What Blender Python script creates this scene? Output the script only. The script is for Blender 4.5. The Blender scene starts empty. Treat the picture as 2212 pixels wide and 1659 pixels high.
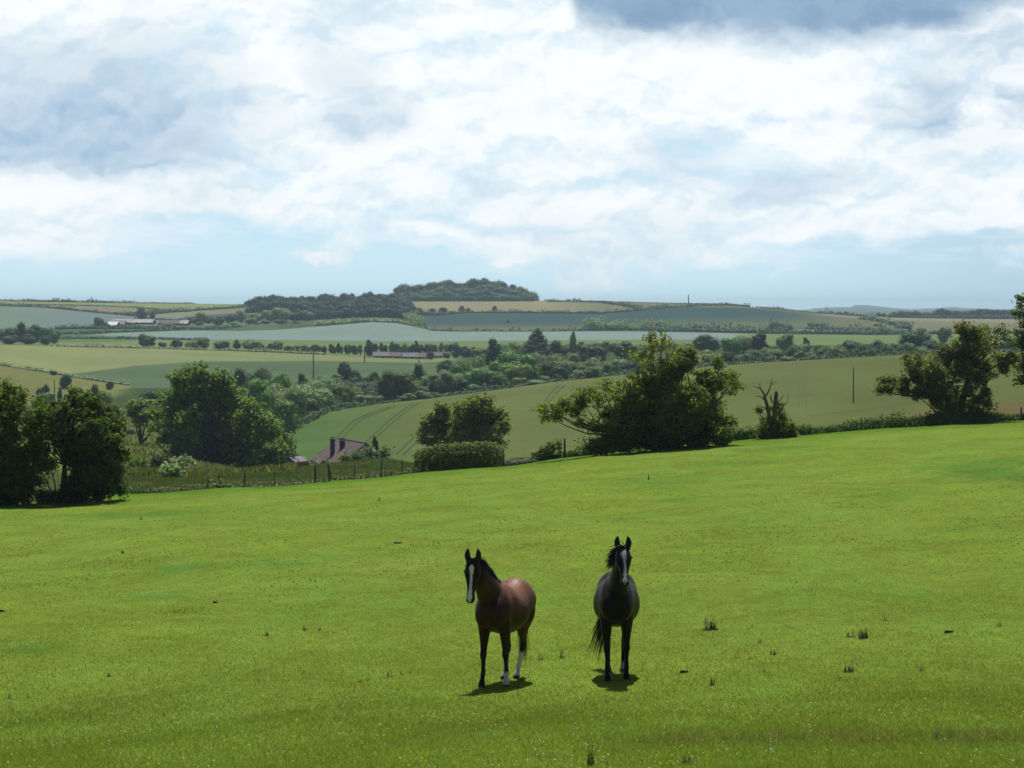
import bpy, bmesh, math, random
import numpy as np
from mathutils import Vector, Matrix
from mathutils import noise as mnoise

random.seed(7)
rng = np.random.default_rng(11)
scn = bpy.context.scene
COL = scn.collection

# ------------------------------------------------------------------ camera
F, CX, CY, HZ = 4800.0, 1106.0, 829.5, 665.0      # survey units: focal length, centre, eye level
PITCH = math.atan((CY - HZ) / F)
cam = bpy.data.cameras.new('camera')
cam.sensor_width = 36.0
cam.lens = 36.0 * F / 2212.0
cam.clip_start = 0.1
cam.clip_end = 40000
camo = bpy.data.objects.new('camera', cam)
COL.objects.link(camo)
camo.location = (0, 0, 0)
camo.rotation_euler = (math.pi / 2 - PITCH, 0, 0)
scn.camera = camo

# ------------------------------------------------------------------ light
SUN_EL, SUN_AZ = math.radians(61), math.radians(4)   # azimuth from +Y, positive to the right
sun = bpy.data.lights.new('sun', 'SUN')
sun.energy = 5.0
sun.angle = math.radians(0.53)
sun.color = (1.0, 0.955, 0.88)
suno = bpy.data.objects.new('sun', sun)
COL.objects.link(suno)
sd = Vector((math.sin(SUN_AZ) * math.cos(SUN_EL), math.cos(SUN_AZ) * math.cos(SUN_EL), math.sin(SUN_EL)))
suno.rotation_euler = sd.to_track_quat('Z', 'Y').to_euler()
scn.view_settings.view_transform = 'Standard'
scn.view_settings.look = 'None'
scn.view_settings.gamma = 1
scn.view_settings.exposure = 0.0
scn.cycles.max_bounces = 4
scn.cycles.diffuse_bounces = 2
scn.cycles.transmission_bounces = 2
scn.cycles.transparent_max_bounces = 6
scn.cycles.volume_bounces = 0
scn.cycles.use_denoising = True


# ------------------------------------------------------------------ node expression helper
class N:
    def __init__(s, nt): s.nt = nt
    def node(s, typ, **kw):
        n = s.nt.nodes.new(typ)
        for k, v in kw.items(): setattr(n, k, v)
        return n
    def put(s, sock, v):
        if isinstance(v, bpy.types.NodeSocket): s.nt.links.new(v, sock)
        elif isinstance(v, (tuple, list)) and len(v) == 3 and sock.type == 'RGBA': sock.default_value = (*v, 1)
        else: sock.default_value = v
    def m(s, op, a, b=0.0, c=0.0, clamp=False):
        n = s.node('ShaderNodeMath', operation=op, use_clamp=clamp)
        s.put(n.inputs[0], a); s.put(n.inputs[1], b); s.put(n.inputs[2], c)
        return n.outputs[0]
    def add(s, *a):
        r = a[0]
        for b in a[1:]: r = s.m('ADD', r, b)
        return r
    def mul(s, *a):
        r = a[0]
        for b in a[1:]: r = s.m('MULTIPLY', r, b)
        return r
    def sub(s, a, b): return s.m('SUBTRACT', a, b)
    def smooth(s, v, lo, hi, tlo=0.0, thi=1.0):
        n = s.node('ShaderNodeMapRange', interpolation_type='SMOOTHSTEP')
        s.put(n.inputs['Value'], v); s.put(n.inputs['From Min'], lo); s.put(n.inputs['From Max'], hi)
        s.put(n.inputs['To Min'], tlo); s.put(n.inputs['To Max'], thi)
        return n.outputs['Result']
    def smooth_lin(s, v, lo, hi):
        n = s.node('ShaderNodeMapRange'); s.put(n.inputs['Value'], v); s.put(n.inputs['From Min'], lo); s.put(n.inputs['From Max'], hi)
        return n.outputs['Result']
    def xyz(s, x, y, z):
        n = s.node('ShaderNodeCombineXYZ')
        s.put(n.inputs[0], x); s.put(n.inputs[1], y); s.put(n.inputs[2], z)
        return n.outputs[0]
    def sep(s, v):
        n = s.node('ShaderNodeSeparateXYZ'); s.put(n.inputs[0], v)
        return n.outputs[0], n.outputs[1], n.outputs[2]
    def noise(s, vec, scale, detail=4, rough=0.55, dist=0.0, col=False):
        n = s.node('ShaderNodeTexNoise')
        s.put(n.inputs['Vector'], vec); n.inputs['Scale'].default_value = scale
        n.inputs['Detail'].default_value = detail; n.inputs['Roughness'].default_value = rough
        n.inputs['Distortion'].default_value = dist
        return n.outputs['Color' if col else 'Fac']
    def mix(s, f, a, b, bt='MIX'):
        n = s.node('ShaderNodeMix', data_type='RGBA', blend_type=bt)
        s.put(n.inputs[0], f); s.put(n.inputs[6], a); s.put(n.inputs[7], b)
        return n.outputs[2]


# ------------------------------------------------------------------ world: sky with broken cumulus
w = bpy.data.worlds.new('World')
scn.world = w
w.use_nodes = True
wt = w.node_tree
wt.nodes.clear()
g = N(wt)
sky = g.node('ShaderNodeTexSky', sky_type='NISHITA')
sky.sun_disc = False
sky.sun_elevation = SUN_EL
sky.sun_rotation = SUN_AZ
sky.altitude = 100
sky.air_density = 1.0
sky.dust_density = 1.2
sky.ozone_density = 1.0
dirv = g.node('ShaderNodeTexCoord').outputs['Generated']
dx, dy, dz = g.sep(dirv)
az = g.m('ARCTAN2', dx, dy)
el = g.m('ARCSINE', dz)
# direction in degrees-like survey units (4800 to a radian): world-fixed, not tied to the camera
U = g.add(g.mul(az, F), CX)
V = g.sub(HZ, g.mul(el, F))
hv = g.xyz(g.mul(U, 0.001), g.mul(V, 0.0016), 0.0)
w1 = g.noise(hv, 2.2, 5, 0.6, col=True)
wx, wy_, _ = g.sep(w1)
Uw = g.add(U, g.mul(g.sub(wx, 0.5), 200.0))
Vw = g.add(V, g.mul(g.sub(wy_, 0.5), 150.0))
w2 = g.noise(hv, 13.0, 5, 0.62, col=True)
wx2, wy2, _ = g.sep(w2)
Uw = g.add(Uw, g.mul(g.sub(wx2, 0.5), 70.0))
Vw = g.add(Vw, g.mul(g.sub(wy2, 0.5), 55.0))

def blob(cx, cy, rx, ry, soft=0.5, u=None, v=None):
    a = g.mul(g.sub(u or Uw, cx), 1.0 / rx)
    b = g.mul(g.sub(v or Vw, cy), 1.0 / ry)
    r = g.m('SQRT', g.add(g.mul(a, a), g.mul(b, b)))
    return g.smooth(r, 1.0 - soft, 1.0 + soft, 1.0, 0.0)

def union(*bs):
    r = bs[0]
    for b in bs[1:]: r = g.m('MAXIMUM', r, b)
    return r

def fcurve(x, pts, lo, hi, vlo, vhi):
    """piecewise curve of x as a node: pts in real units."""
    n = g.node('ShaderNodeFloatCurve')
    cv = n.mapping.curves[0]
    P_ = [((px - lo) / (hi - lo), (py - vlo) / (vhi - vlo)) for px, py in pts]
    cv.points[0].location = P_[0]; cv.points[1].location = P_[-1]
    for q in P_[1:-1]: cv.points.new(*q)
    n.mapping.update()
    g.put(n.inputs['Value'], g.smooth_lin(x, lo, hi))
    return g.add(g.mul(n.outputs[0], vhi - vlo), vlo)

SX, SY = 0.001, 0.00135
def P3(u, v, z): return g.xyz(g.mul(u, SX), g.mul(v, SY), z)
def puffs(u, v, sc, z):
    n = g.node('ShaderNodeTexVoronoi', feature='F1')
    g.put(n.inputs['Vector'], P3(u, v, z)); n.inputs['Scale'].default_value = sc
    return g.sub(1.0, n.outputs['Distance'])
def dens(du, dv):
    u, v = g.add(Uw, du), g.add(Vw, dv)
    return g.add(g.mul(g.noise(P3(u, v, .3), 3.0, 8, 0.55), 1.0), g.mul(puffs(u, v, 8.0, .9), 0.22), 0.08)
n1 = dens(0.0, 0.0)
relief = g.sub(n1, dens(5.0, 19.0))
n3 = g.noise(P3(Uw, Vw, 5.1), 5.5, 7, 0.6)
nl = g.noise(P3(U, V, 7.7), 2.1, 5, 0.55)
band = g.smooth(g.add(Vw, g.mul(g.sub(nl, .5), 160.0)), 455.0, 640.0, 1.0, 0.0)
cov = g.add(g.mul(g.sub(n1, 0.665), 2.4), g.mul(g.sub(n3, 0.5), 1.0), g.mul(band, 1.25), -0.38)
gaps = g.mul(union(blob(1240, 390, 190, 60), blob(1560, 335, 120, 40), blob(560, 490, 330, 38), blob(1120, 325, 60, 50), blob(1450, 300, 50, 60),
                   blob(1250, 480, 560, 24), blob(890, 110, 70, 60), blob(1230, 130, 50, 70), blob(590, 365, 40, 30), blob(30, 400, 30, 40), blob(2000, 530, 400, 22)), 0.42)
cov = g.sub(cov, gaps)
low = union(blob(1270, 545, 95, 20, 0.6), blob(690, 563, 70, 11, 0.6), blob(1105, 556, 55, 10, .6), blob(90, 505, 120, 44, .6), g.mul(blob(960, 545, 90, 10, .7), .6), blob(1130, 420, 90, 40, .5), blob(1260, 440, 60, 26, .5))
cov = g.m('MAXIMUM', cov, g.mul(low, g.add(0.25, g.mul(n1, 0.7))))
cmask = g.smooth(cov, -0.08, 0.75)
n4 = g.noise(P3(U, V, 2.0), 13.0, 6, 0.6)
yb = fcurve(U, [(1150, -150), (1200, -60), (1235, 25), (1262, 75), (1330, 95), (1450, 88), (1560, 100), (1650, 112), (1760, 108), (1900, 96), (2020, 76), (2110, 50), (2212, 30), (2500, 10), (3200, -150)], 1000, 3300, -200, 200)
Vd = g.add(V, g.mul(g.sub(wy_, 0.5), 120.0), g.mul(g.sub(wy2, 0.5), 46.0))
dark1 = g.smooth(g.add(g.sub(g.sub(Vd, 16.0), yb), g.mul(g.sub(n3, .5), 90.0)), -70.0, 34.0, 1.0, 0.0)
dark2 = g.mul(union(blob(180, 295, 330, 92, 0.5), g.mul(blob(320, 190, 190, 130, 0.6), 0.6), g.mul(blob(60, 190, 260, 80, .6), .7), g.mul(blob(230, 352, 200, 26, .4), .9), g.mul(blob(140, 240, 400, 135, .45), .85)), g.smooth(n3, .3, .6, 1.0, .75))
dark3 = g.mul(union(blob(2070, 240, 170, 55, 0.55), blob(2160, 110, 160, 60, .6), g.mul(blob(2000, 210, 60, 80, .6), .8)), g.smooth(n1, .60, .85, .8, .05))
dark4 = g.mul(union(blob(790, 255, 110, 55, 0.6), blob(740, 170, 80, 60, .6), blob(1700, 390, 140, 40, .7), blob(520, 215, 60, 60, .6), blob(1480, 330, 120, 50, .7)), 0.42)
dark5 = g.smooth(nl, 0.46, 0.72, 0.0, 0.30)
dark = union(dark1, dark2, dark3, dark4, dark5)
white = g.mix(g.smooth(relief, -0.12, 0.05), (0.72, 0.86, 0.96), (1.0, 1.04, 1.05))
grey = g.mix(g.smooth(n3, 0.35, 0.65), (0.24, 0.37, 0.55), (0.33, 0.48, 0.65))
lightgrey = g.mix(g.smooth(V, 40.0, 330.0), (0.44, 0.60, 0.74), (0.29, 0.47, 0.68))
lightgrey = g.mix(g.smooth(relief, -.1, .08, .0, .35), lightgrey, (.8, .9, .97))
gcol = g.mix(dark1, lightgrey, grey)
ccol = g.mix(dark, white, gcol)
# pale clear air low down in this part of the sky
clear = g.mix(g.smooth(V, 420.0, 655.0), (0.60, 0.86, 1.03), (0.70, 0.97, 1.10))
clear = g.mix(g.smooth(U, 1500.0, 2300.0), clear, (0.52, 0.75, 0.93))
sky_s = g.mix(1.0, sky.outputs[0], (0.055, 0.055, 0.055), 'MULTIPLY')
veil = g.mul(g.smooth(g.noise(g.xyz(g.mul(U, SX * .6), g.mul(V, SY * 2.2), 3.3), 5.0, 6, .6), .42, .68), g.smooth(V, 625.0, 520.0), 0.75)
clr = g.mix(veil, g.mix(0.9, sky_s, clear), (0.90, 0.98, 1.04))
front_el = g.smooth(el, 0.22, 0.5, 1.0, 0.0)
front_az = g.smooth(g.m('ABSOLUTE', az), 0.6, 1.3, 1.0, 0.0)
front = g.mul(front_el, front_az)
seen = g.mix(g.m('MAXIMUM', cmask, g.m('MAXIMUM', dark1, g.m('MAXIMUM', dark2, dark3))), clr, ccol)
# the rest of the sky: clear blue with scattered cloud
rest_c = g.smooth(g.noise(dirv, 2.6, 6, 0.6), 0.55, 0.72)
rest = g.mix(g.mul(rest_c, 0.5), sky_s, (0.30, 0.33, 0.38))
final = g.mix(front, rest, seen)
bg = g.node('ShaderNodeBackground')
g.put(bg.inputs[0], final)
bg.inputs[1].default_value = 1.0
wo = g.node('ShaderNodeOutputWorld')
wt.links.new(bg.outputs[0], wo.inputs[0])


# ------------------------------------------------------------------ geometry helpers
SP, CP = math.sin(PITCH), math.cos(PITCH)
def P(x, y, d):
    """Point on the survey ray (x, y) at distance d along +Y."""
    a, b = (x - CX) / F, (CY - y) / F
    wy, wz = b * SP + CP, b * CP - SP
    return (a * d / wy, d, wz * d / wy)

def y_to_slope(y):
    b = (CY - np.asarray(y, float)) / F
    return (b * CP - SP) / (b * SP + CP)

def tag(o, label=None, cat=None, group=None, kind=None):
    if label: o['label'] = label
    if cat: o['category'] = cat
    if group: o['group'] = group
    if kind: o['kind'] = kind
    return o

def np_mesh(name, V_, quads=None, tris=None, smooth=False, cols=None, mats=(), mi=None):
    V_ = np.asarray(V_, np.float32)
    nq = 0 if quads is None else len(quads)
    nt_ = 0 if tris is None else len(tris)
    loops = []
    if nq: loops.append(np.asarray(quads, np.int32).ravel())
    if nt_: loops.append(np.asarray(tris, np.int32).ravel())
    loops = np.concatenate(loops)
    starts = np.concatenate([np.arange(nq) * 4, nq * 4 + np.arange(nt_) * 3]).astype(np.int32)
    me = bpy.data.meshes.new(name)
    me.vertices.add(len(V_)); me.vertices.foreach_set('co', V_.ravel())
    me.loops.add(len(loops)); me.loops.foreach_set('vertex_index', loops)
    me.polygons.add(nq + nt_); me.polygons.foreach_set('loop_start', starts)
    if mi is not None: me.polygons.foreach_set('material_index', np.asarray(mi, np.int32))
    me.polygons.foreach_set('use_smooth', np.full(nq + nt_, smooth))
    if cols is not None:
        ca = me.color_attributes.new('Col', 'FLOAT_COLOR', 'POINT')
        c4 = np.ones((len(V_), 4), np.float32); c4[:, :3] = cols
        ca.data.foreach_set('color', c4.ravel())
    for m_ in mats: me.materials.append(m_)
    me.update(calc_edges=True)
    return me

def link(name, me, parent=None, loc=None):
    o = bpy.data.objects.new(name, me)
    COL.objects.link(o)
    if loc is not None: o.location = loc
    if parent: o.parent = parent
    return o

def empty(name, loc):
    o = bpy.data.objects.new(name, None)
    o.empty_display_size = 0.2
    COL.objects.link(o); o.location = loc
    return o

class MB:
    """Collects geometry in numpy arrays and links it as ONE mesh."""
    def __init__(s): s.v = []; s.q = []; s.t = []; s.c = []; s.n = 0
    def addq(s, V_, Q=None, T=None, col=None):
        V_ = np.asarray(V_, float).reshape(-1, 3)
        s.v.append(V_)
        if Q is not None and len(Q): s.q.append(np.asarray(Q) + s.n)
        if T is not None and len(T): s.t.append(np.asarray(T) + s.n)
        if col is not None: s.c.append(np.broadcast_to(np.asarray(col, float), (len(V_), 3)))
        s.n += len(V_)
    def box(s, c, size, rot=0.0, taper=1.0, col=None):
        hx, hy, hz = [k / 2 for k in size]
        pts = []
        for z, t in ((-hz, 1), (hz, taper)):
            for x, y in ((-hx, -hy), (hx, -hy), (hx, hy), (-hx, hy)):
                x2, y2 = x * t, y * t
                pts.append((c[0] + x2 * math.cos(rot) - y2 * math.sin(rot), c[1] + x2 * math.sin(rot) + y2 * math.cos(rot), c[2] + z))
        s.addq(pts, [(3, 2, 1, 0), (4, 5, 6, 7), (0, 1, 5, 4), (1, 2, 6, 5), (2, 3, 7, 6), (3, 0, 4, 7)], col=col)
    def tube(s, pts, rad, seg=6, cap=True, col=None):
        pts = np.asarray(pts, float); n = len(pts)
        rad = np.broadcast_to(np.asarray(rad, float), (n,))
        tan = np.gradient(pts, axis=0)
        tan /= np.linalg.norm(tan, axis=1)[:, None] + 1e-9
        ref = np.array([0.31, 0.17, 0.93])
        if abs(tan[0] @ ref) > 0.9: ref = np.array([1.0, 0.1, 0])
        V_ = []
        for i in range(n):
            a = np.cross(tan[i], ref); a /= np.linalg.norm(a) + 1e-9
            b = np.cross(tan[i], a)
            th = np.arange(seg) * 2 * math.pi / seg
            V_.append(pts[i] + rad[i] * (np.cos(th)[:, None] * a + np.sin(th)[:, None] * b))
        Q = []
        for i in range(n - 1):
            for k in range(seg):
                k2 = (k + 1) % seg
                Q.append((i * seg + k, i * seg + k2, (i + 1) * seg + k2, (i + 1) * seg + k))
        V_ = np.concatenate(V_)
        T = []
        if cap:
            V_ = np.vstack([V_, pts[0], pts[-1]])
            a, b = len(V_) - 2, len(V_) - 1
            for k in range(seg):
                T.append((a, (k + 1) % seg, k)); T.append((b, (n - 1) * seg + k, (n - 1) * seg + (k + 1) % seg))
        s.addq(V_, Q, T, col)
    def mesh(s, name, mats, smooth=False):
        return np_mesh(name, np.concatenate(s.v), np.concatenate(s.q) if s.q else None, np.concatenate(s.t) if s.t else None,
                       smooth, np.concatenate(s.c) if s.c else None, mats)
    def link(s, name, mat, parent=None, smooth=False, loc=None):
        off = None
        if loc is not None: s.v = [np.concatenate(s.v) - np.asarray(loc)]
        return link(name, s.mesh(name, [mat], smooth), parent, loc)


# ------------------------------------------------------------------ materials
MATS = {}
def material(name):
    m_ = bpy.data.materials.new(name); m_.use_nodes = True
    m_.node_tree.nodes.clear()
    gg = N(m_.node_tree)
    out = gg.node('ShaderNodeOutputMaterial')
    MATS[name] = m_
    return m_, gg, out

def principled(gg, out, col, rough=0.8, spec=0.3, bump=None, bstr=0.3, bdist=0.05, **kw):
    p = gg.node('ShaderNodeBsdfPrincipled')
    gg.put(p.inputs['Base Color'], col)
    gg.put(p.inputs['Roughness'], rough)
    p.inputs['Specular IOR Level'].default_value = spec
    for k, v in kw.items(): gg.put(p.inputs[k.replace('_', ' ')], v)
    if bump is not None:
        b = gg.node('ShaderNodeBump'); b.inputs['Strength'].default_value = bstr; b.inputs['Distance'].default_value = bdist
        gg.put(b.inputs['Height'], bump)
        gg.nt.links.new(b.outputs[0], p.inputs['Normal'])
    if out: gg.nt.links.new(p.outputs[0], out.inputs[0])
    return p

def leaf_material(name, col, trans=0.35, var=0.35, rnd=0.25, tcol=None, rough=0.65, spec=0.12, warm=None, aut=0.0):
    """Foliage: diffuse + thin-leaf translucency, varied per leaf, per clump and per tree."""
    m_, gg, out = material(name)
    geo = gg.node('ShaderNodeNewGeometry')
    oi = gg.node('ShaderNodeObjectInfo')
    tc = gg.node('ShaderNodeTexCoord')
    isl = geo.outputs['Random Per Island']
    cl = gg.noise(tc.outputs['Object'], 0.55, 3, 0.6)
    k = gg.add(gg.mul(gg.sub(isl, 0.5), var * 2), gg.mul(gg.sub(cl, 0.5), 1.2), gg.mul(gg.sub(oi.outputs['Random'], 0.5), rnd * 2), 1.0)
    hsv = gg.node('ShaderNodeHueSaturation')
    gg.put(hsv.inputs['Hue'], gg.add(0.5, gg.mul(gg.sub(gg.m('FRACT', gg.mul(oi.outputs['Random'], 7.31)), 0.5), 0.05), gg.mul(gg.sub(isl, .5), .03)))
    gg.put(hsv.inputs['Saturation'], gg.add(0.92, gg.mul(gg.sub(gg.m('FRACT', gg.mul(oi.outputs['Random'], 3.7)), 0.5), 0.3)))
    gg.put(hsv.inputs['Value'], gg.m('MAXIMUM', k, 0.25))
    base = col
    if warm is not None: base = gg.mix(gg.smooth(cl, 0.52, 0.66, 0.0, aut), col, warm)
    gg.put(hsv.inputs['Color'], base)
    c = hsv.outputs[0]
    p = principled(gg, None, c, rough, spec)
    t = gg.node('ShaderNodeBsdfTranslucent')
    gg.put(t.inputs[0], gg.mix(1.0, c, tcol or (1.5, 1.45, 0.6), 'MULTIPLY'))
    ms = gg.node('ShaderNodeMixShader'); ms.inputs[0].default_value = trans
    gg.nt.links.new(p.outputs[0], ms.inputs[1]); gg.nt.links.new(t.outputs[0], ms.inputs[2])
    gg.nt.links.new(ms.outputs[0], out.inputs[0])
    return m_

L_OAK = leaf_material('leaf_mid_green', (0.160, 0.255, 0.080), 0.22)
L_DARK = leaf_material('leaf_dark_green', (0.062, 0.112, 0.048), 0.16, 0.3, 0.2)
L_PALE = leaf_material('leaf_pale_green', (0.21, 0.29, 0.125), 0.24, 0.3)
L_HAW = leaf_material('leaf_hawthorn', (0.130, 0.180, 0.042), 0.52, 0.5, 0.05, tcol=(1.9, 1.75, 0.5), warm=(0.09, 0.075, 0.035), aut=0.40)
L_ELD = leaf_material('leaf_dense_thicket', (0.080, 0.130, 0.018), 0.48, 0.5, 0.05, tcol=(1.9, 1.9, 0.45), warm=(0.045, 0.04, 0.015), aut=0.35)
L_LIME = leaf_material('leaf_lime_tree', (0.150, 0.225, 0.048), 0.42, 0.5, 0.05, tcol=(1.6, 1.5, 0.5))
L_HEDGE = leaf_material('leaf_hedge', (0.105, 0.175, 0.032), 0.42, 0.5, 0.05, tcol=(1.7, 1.7, 0.45))
L_WEED = leaf_material('leaf_weed', (0.075, 0.125, 0.042), 0.42, 0.4, 0.15)
L_NETTLE = leaf_material('leaf_nettle_pale', (0.10, 0.15, 0.05), 0.35, 0.5, 0.1)

m_, gg, out = material('bark')
tc = gg.node('ShaderNodeTexCoord').outputs['Object']
bn = gg.noise(tc, 6, 5, 0.7)
principled(gg, out, gg.mix(bn, (0.022, 0.018, 0.012), (0.085, 0.072, 0.05)), 0.9, 0.15, bn, 0.6, 0.03)
BARK = m_
m_, gg, out = material('dead_wood')
tc = gg.node('ShaderNodeTexCoord').outputs['Object']
bn = gg.noise(tc, 8, 5, 0.7)
principled(gg, out, gg.mix(bn, (0.07, 0.055, 0.035), (0.17, 0.14, 0.095)), 0.9, 0.15, bn, 0.6, 0.03)
DEADW = m_
def plain(name, c1, c2, scale=5, rough=0.85, spec=0.2, b=0.3, bd=0.02, **kw):
    m_, gg, out = material(name)
    tc = gg.node('ShaderNodeTexCoord').outputs['Object']
    bn = gg.noise(tc, scale, 5, 0.65)
    principled(gg, out, gg.mix(gg.smooth(bn, .3, .7), c1, c2), rough, spec, bn, b, bd, **kw)
    return m_
POSTW = plain('weathered_post_wood', (0.06, 0.05, 0.035), (0.16, 0.135, 0.10), 9)
WIRE = plain('fence_wire', (0.10, 0.10, 0.10), (0.2, 0.2, 0.19), 9, 0.5)
ROOF = plain('old_roof_tiles', (0.070, 0.046, 0.050), (0.15, 0.105, 0.102), 0.9)
ROOFR = plain('moss_red_tiles', (0.13, 0.095, 0.09), (0.20, 0.16, 0.15), 0.9)
ROOFG = plain('grey_slates', (0.15, 0.14, 0.17), (0.26, 0.24, 0.27), 0.7)
BARNR = plain('pale_barn_sheeting', (0.22, 0.20, 0.21), (0.50, 0.45, 0.46), 0.25)
BARNW = plain('barn_wall', (0.08, 0.07, 0.065), (0.16, 0.13, 0.11), 0.4)
RENDER = plain('pale_render', (0.34, 0.32, 0.29), (0.46, 0.43, 0.39), 0.8)
WHITEW = plain('white_wall', (0.60, 0.60, 0.60), (0.75, 0.74, 0.72), 0.8)
BRICK = plain('brickwork', (0.13, 0.075, 0.055), (0.22, 0.13, 0.09), 2.2)
LEADW = plain('chimney_dark', (0.05, 0.045, 0.05), (0.10, 0.09, 0.09), 3)
GLASS = plain('window_glass', (0.02, 0.025, 0.03), (0.03, 0.035, 0.04), 1, 0.15, 0.5)


# ------------------------------------------------------------------ terrain: stations (distance, height) across the view
XG = np.arange(-2800, 5001, 2.0)
def curve(pts, win=25):
    xs, ys = zip(*pts)
    v = np.interp(XG, xs, ys)
    if win:
        k = np.hanning(win + 2)[1:-1]; k /= k.sum()
        pad = np.pad(v, win // 2, mode='edge')
        v = np.convolve(pad, k, 'valid')[:len(XG)]
    return v
ST = []
def station(name, dpts, ypts, win=25):
    d = curve(dpts, 61) if not isinstance(dpts, (int, float)) else np.full(len(XG), float(dpts))
    y = curve(ypts, win)
    ST.append((name, d, y_to_slope(y) * d))
C0 = [(0, 0)]
ST.append(('near', np.full(len(XG), 1.5), np.full(len(XG), -1.75)))
ST.append(('bank0', np.full(len(XG), 12.0), np.full(len(XG), -3.10)))
station('bank', 20.0, [(0, 1653), (1106, 1645), (2212, 1620)])
station('horses', 34.5, [(0, 1500), (900, 1489), (1106, 1484), (1350, 1478), (2212, 1452)])
station('mid1', 60.0, [(0, 1252), (1106, 1215), (2212, 1168)])
station('mid2', 88.0, [(0, 1145), (1106, 1094), (2212, 1030)])
EDGE = [(-600, 1098), (0, 1085), (280, 1068), (450, 1058), (700, 1041), (900, 1021), (1100, 1007), (1250, 986), (1500, 957), (1700, 943), (1900, 926), (2212, 908), (2700, 890)]
DEDGE = [(-600, 103), (0, 108), (300, 116), (700, 126), (1100, 130), (1700, 138), (2212, 148), (2700, 155)]
station('edge', DEDGE, EDGE)
dsh = lambda pts, k: [(x, d + k) for x, d in pts]
station('rough', dsh(DEDGE, 34), [(0, 1052), (280, 1030), (450, 1033), (600, 1017), (700, 1004), (830, 991), (890, 1003), (960, 1024), (1100, 1016), (1250, 1000), (1500, 976), (1700, 957), (1900, 938), (2212, 914)])
station('valley', 255.0, [(0, 1005), (280, 1003), (420, 1010), (640, 1040), (1100, 1040), (1500, 1005), (2212, 935)])
station('crop_foot', 335.0, [(0, 955), (300, 955), (500, 990), (640, 1031), (800, 1033), (950, 1030), (1100, 1011), (1250, 994), (1500, 968), (1700, 950), (1900, 932), (2212, 908)])
YD = [(0, 892), (300, 898), (500, 912), (600, 930), (631, 929), (665, 913), (711, 889), (777, 879.5), (836, 871), (932, 861), (1044, 846), (1106, 838), (1192, 826), (1299, 815), (1450, 799), (1622, 785), (1729, 779), (1939, 767), (2212, 760)]
DD = [(0, 425), (400, 440), (631, 470), (711, 520), (1106, 580), (2212, 640)]
station('crop_top', DD, YD, 9)
station('dip', [(x, d + 90) for x, d in DD], [(0, 885), (300, 885), (500, 897), (631, 905), (711, 893), (836, 884), (1106, 862), (1450, 827), (1622, 814), (1939, 797), (2212, 790)])
station('wood_back', 735, [(0, 868), (100, 862), (200, 850), (280, 838), (450, 838), (700, 825), (900, 810), (950, 805), (1100, 805), (1500, 789), (2212, 772)])
station('track', 790, [(0, 789.5), (88, 803.5), (160, 816), (200, 823), (280, 834), (450, 832), (700, 819), (900, 799), (950, 792), (1100, 792), (1500, 778), (2212, 762)], 7)
station('hay_foot', 860, [(0, 788), (88, 801), (157, 807), (293, 788), (453, 779), (676, 779), (916, 783), (1000, 777), (1100, 772), (1500, 760), (2212, 745)], 7)  # lower edge of the hay, above the darker green crop
station('hay_top', 1000, [(0, 746), (300, 753), (516, 759), (590, 762), (700, 767), (800, 773), (916, 778), (1000, 772), (1100, 766), (1500, 755), (2212, 741)])
station('strip', 1200, [(0, 739), (200, 739), (400, 736), (516, 735), (703, 738), (857, 740), (1100, 738), (1400, 735), (1620, 736), (1800, 738), (2212, 730)])
station('flax_top', 1430, [(0, 733), (133, 730), (240, 720), (400, 714), (516, 715), (590, 713), (676, 706), (804, 696), (857, 698), (895, 706), (932, 714), (1106, 715), (1405, 716), (1592, 720), (1700, 722), (1900, 724), (2212, 721)], 7)
station('hill_foot', 1560, [(0, 709), (187, 708), (300, 702), (400, 704), (516, 702), (676, 698), (804, 690), (857, 692), (895, 702), (932, 711.5), (1106, 712.5), (1405, 711), (1622, 708), (1750, 706), (1867, 706), (1940, 712), (2000, 716), (2212, 714)], 7)
station('hill_hedge', 1850, [(0, 660), (133, 668), (280, 682), (400, 684), (500, 676), (700, 674), (860, 674), (969, 678), (1106, 675), (1299, 676), (1432, 665), (1485, 662), (1622, 666), (1715, 675), (1755, 680), (1862, 688), (1950, 692), (2212, 698)], 7)
station('skyline', 2100, [(0, 649), (30, 651), (300, 655), (530, 657), (700, 655), (880, 650), (1180, 650), (1272, 651), (1485, 656.5), (1565, 659), (1622, 663), (1715, 671), (1755, 676), (1862, 684), (1889, 686), (2022, 688), (2212, 690)], 7)
station('beyond', 2700, [(0, 662), (1485, 668), (1755, 681), (2212, 692)])
station('plain', 5500, [(0, 675), (2212, 677)])
station('far_ridge', 9000, [(1500, 673), (1700, 671), (1753, 668), (1782, 665.5), (1841, 664), (1846, 659.5), (1867, 660), (1899, 663), (1942, 667.5), (1969, 669), (2022, 667), (2062, 664), (2080, 666.5), (2115, 668), (2300, 669)], 3)
station('end', 12500, [(0, 676), (2212, 676)])
SN = {s[0]: i for i, s in enumerate(ST)}
SD = np.array([s[1] for s in ST]); SZ = np.array([s[2] for s in ST])
h_ = np.diff(SD, axis=0); dl = np.diff(SZ, axis=0) / h_
SM = np.zeros_like(SZ)
SM[0] = dl[0]; SM[-1] = dl[-1]
a_, b_ = dl[:-1], dl[1:]
w1_, w2_ = 2 * h_[1:] + h_[:-1], h_[1:] + 2 * h_[:-1]
with np.errstate(divide='ignore', invalid='ignore'):
    hm = (w1_ + w2_) / (w1_ / a_ + w2_ / b_)
SM[1:-1] = np.where(a_ * b_ > 0, hm, 0.0)

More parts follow.
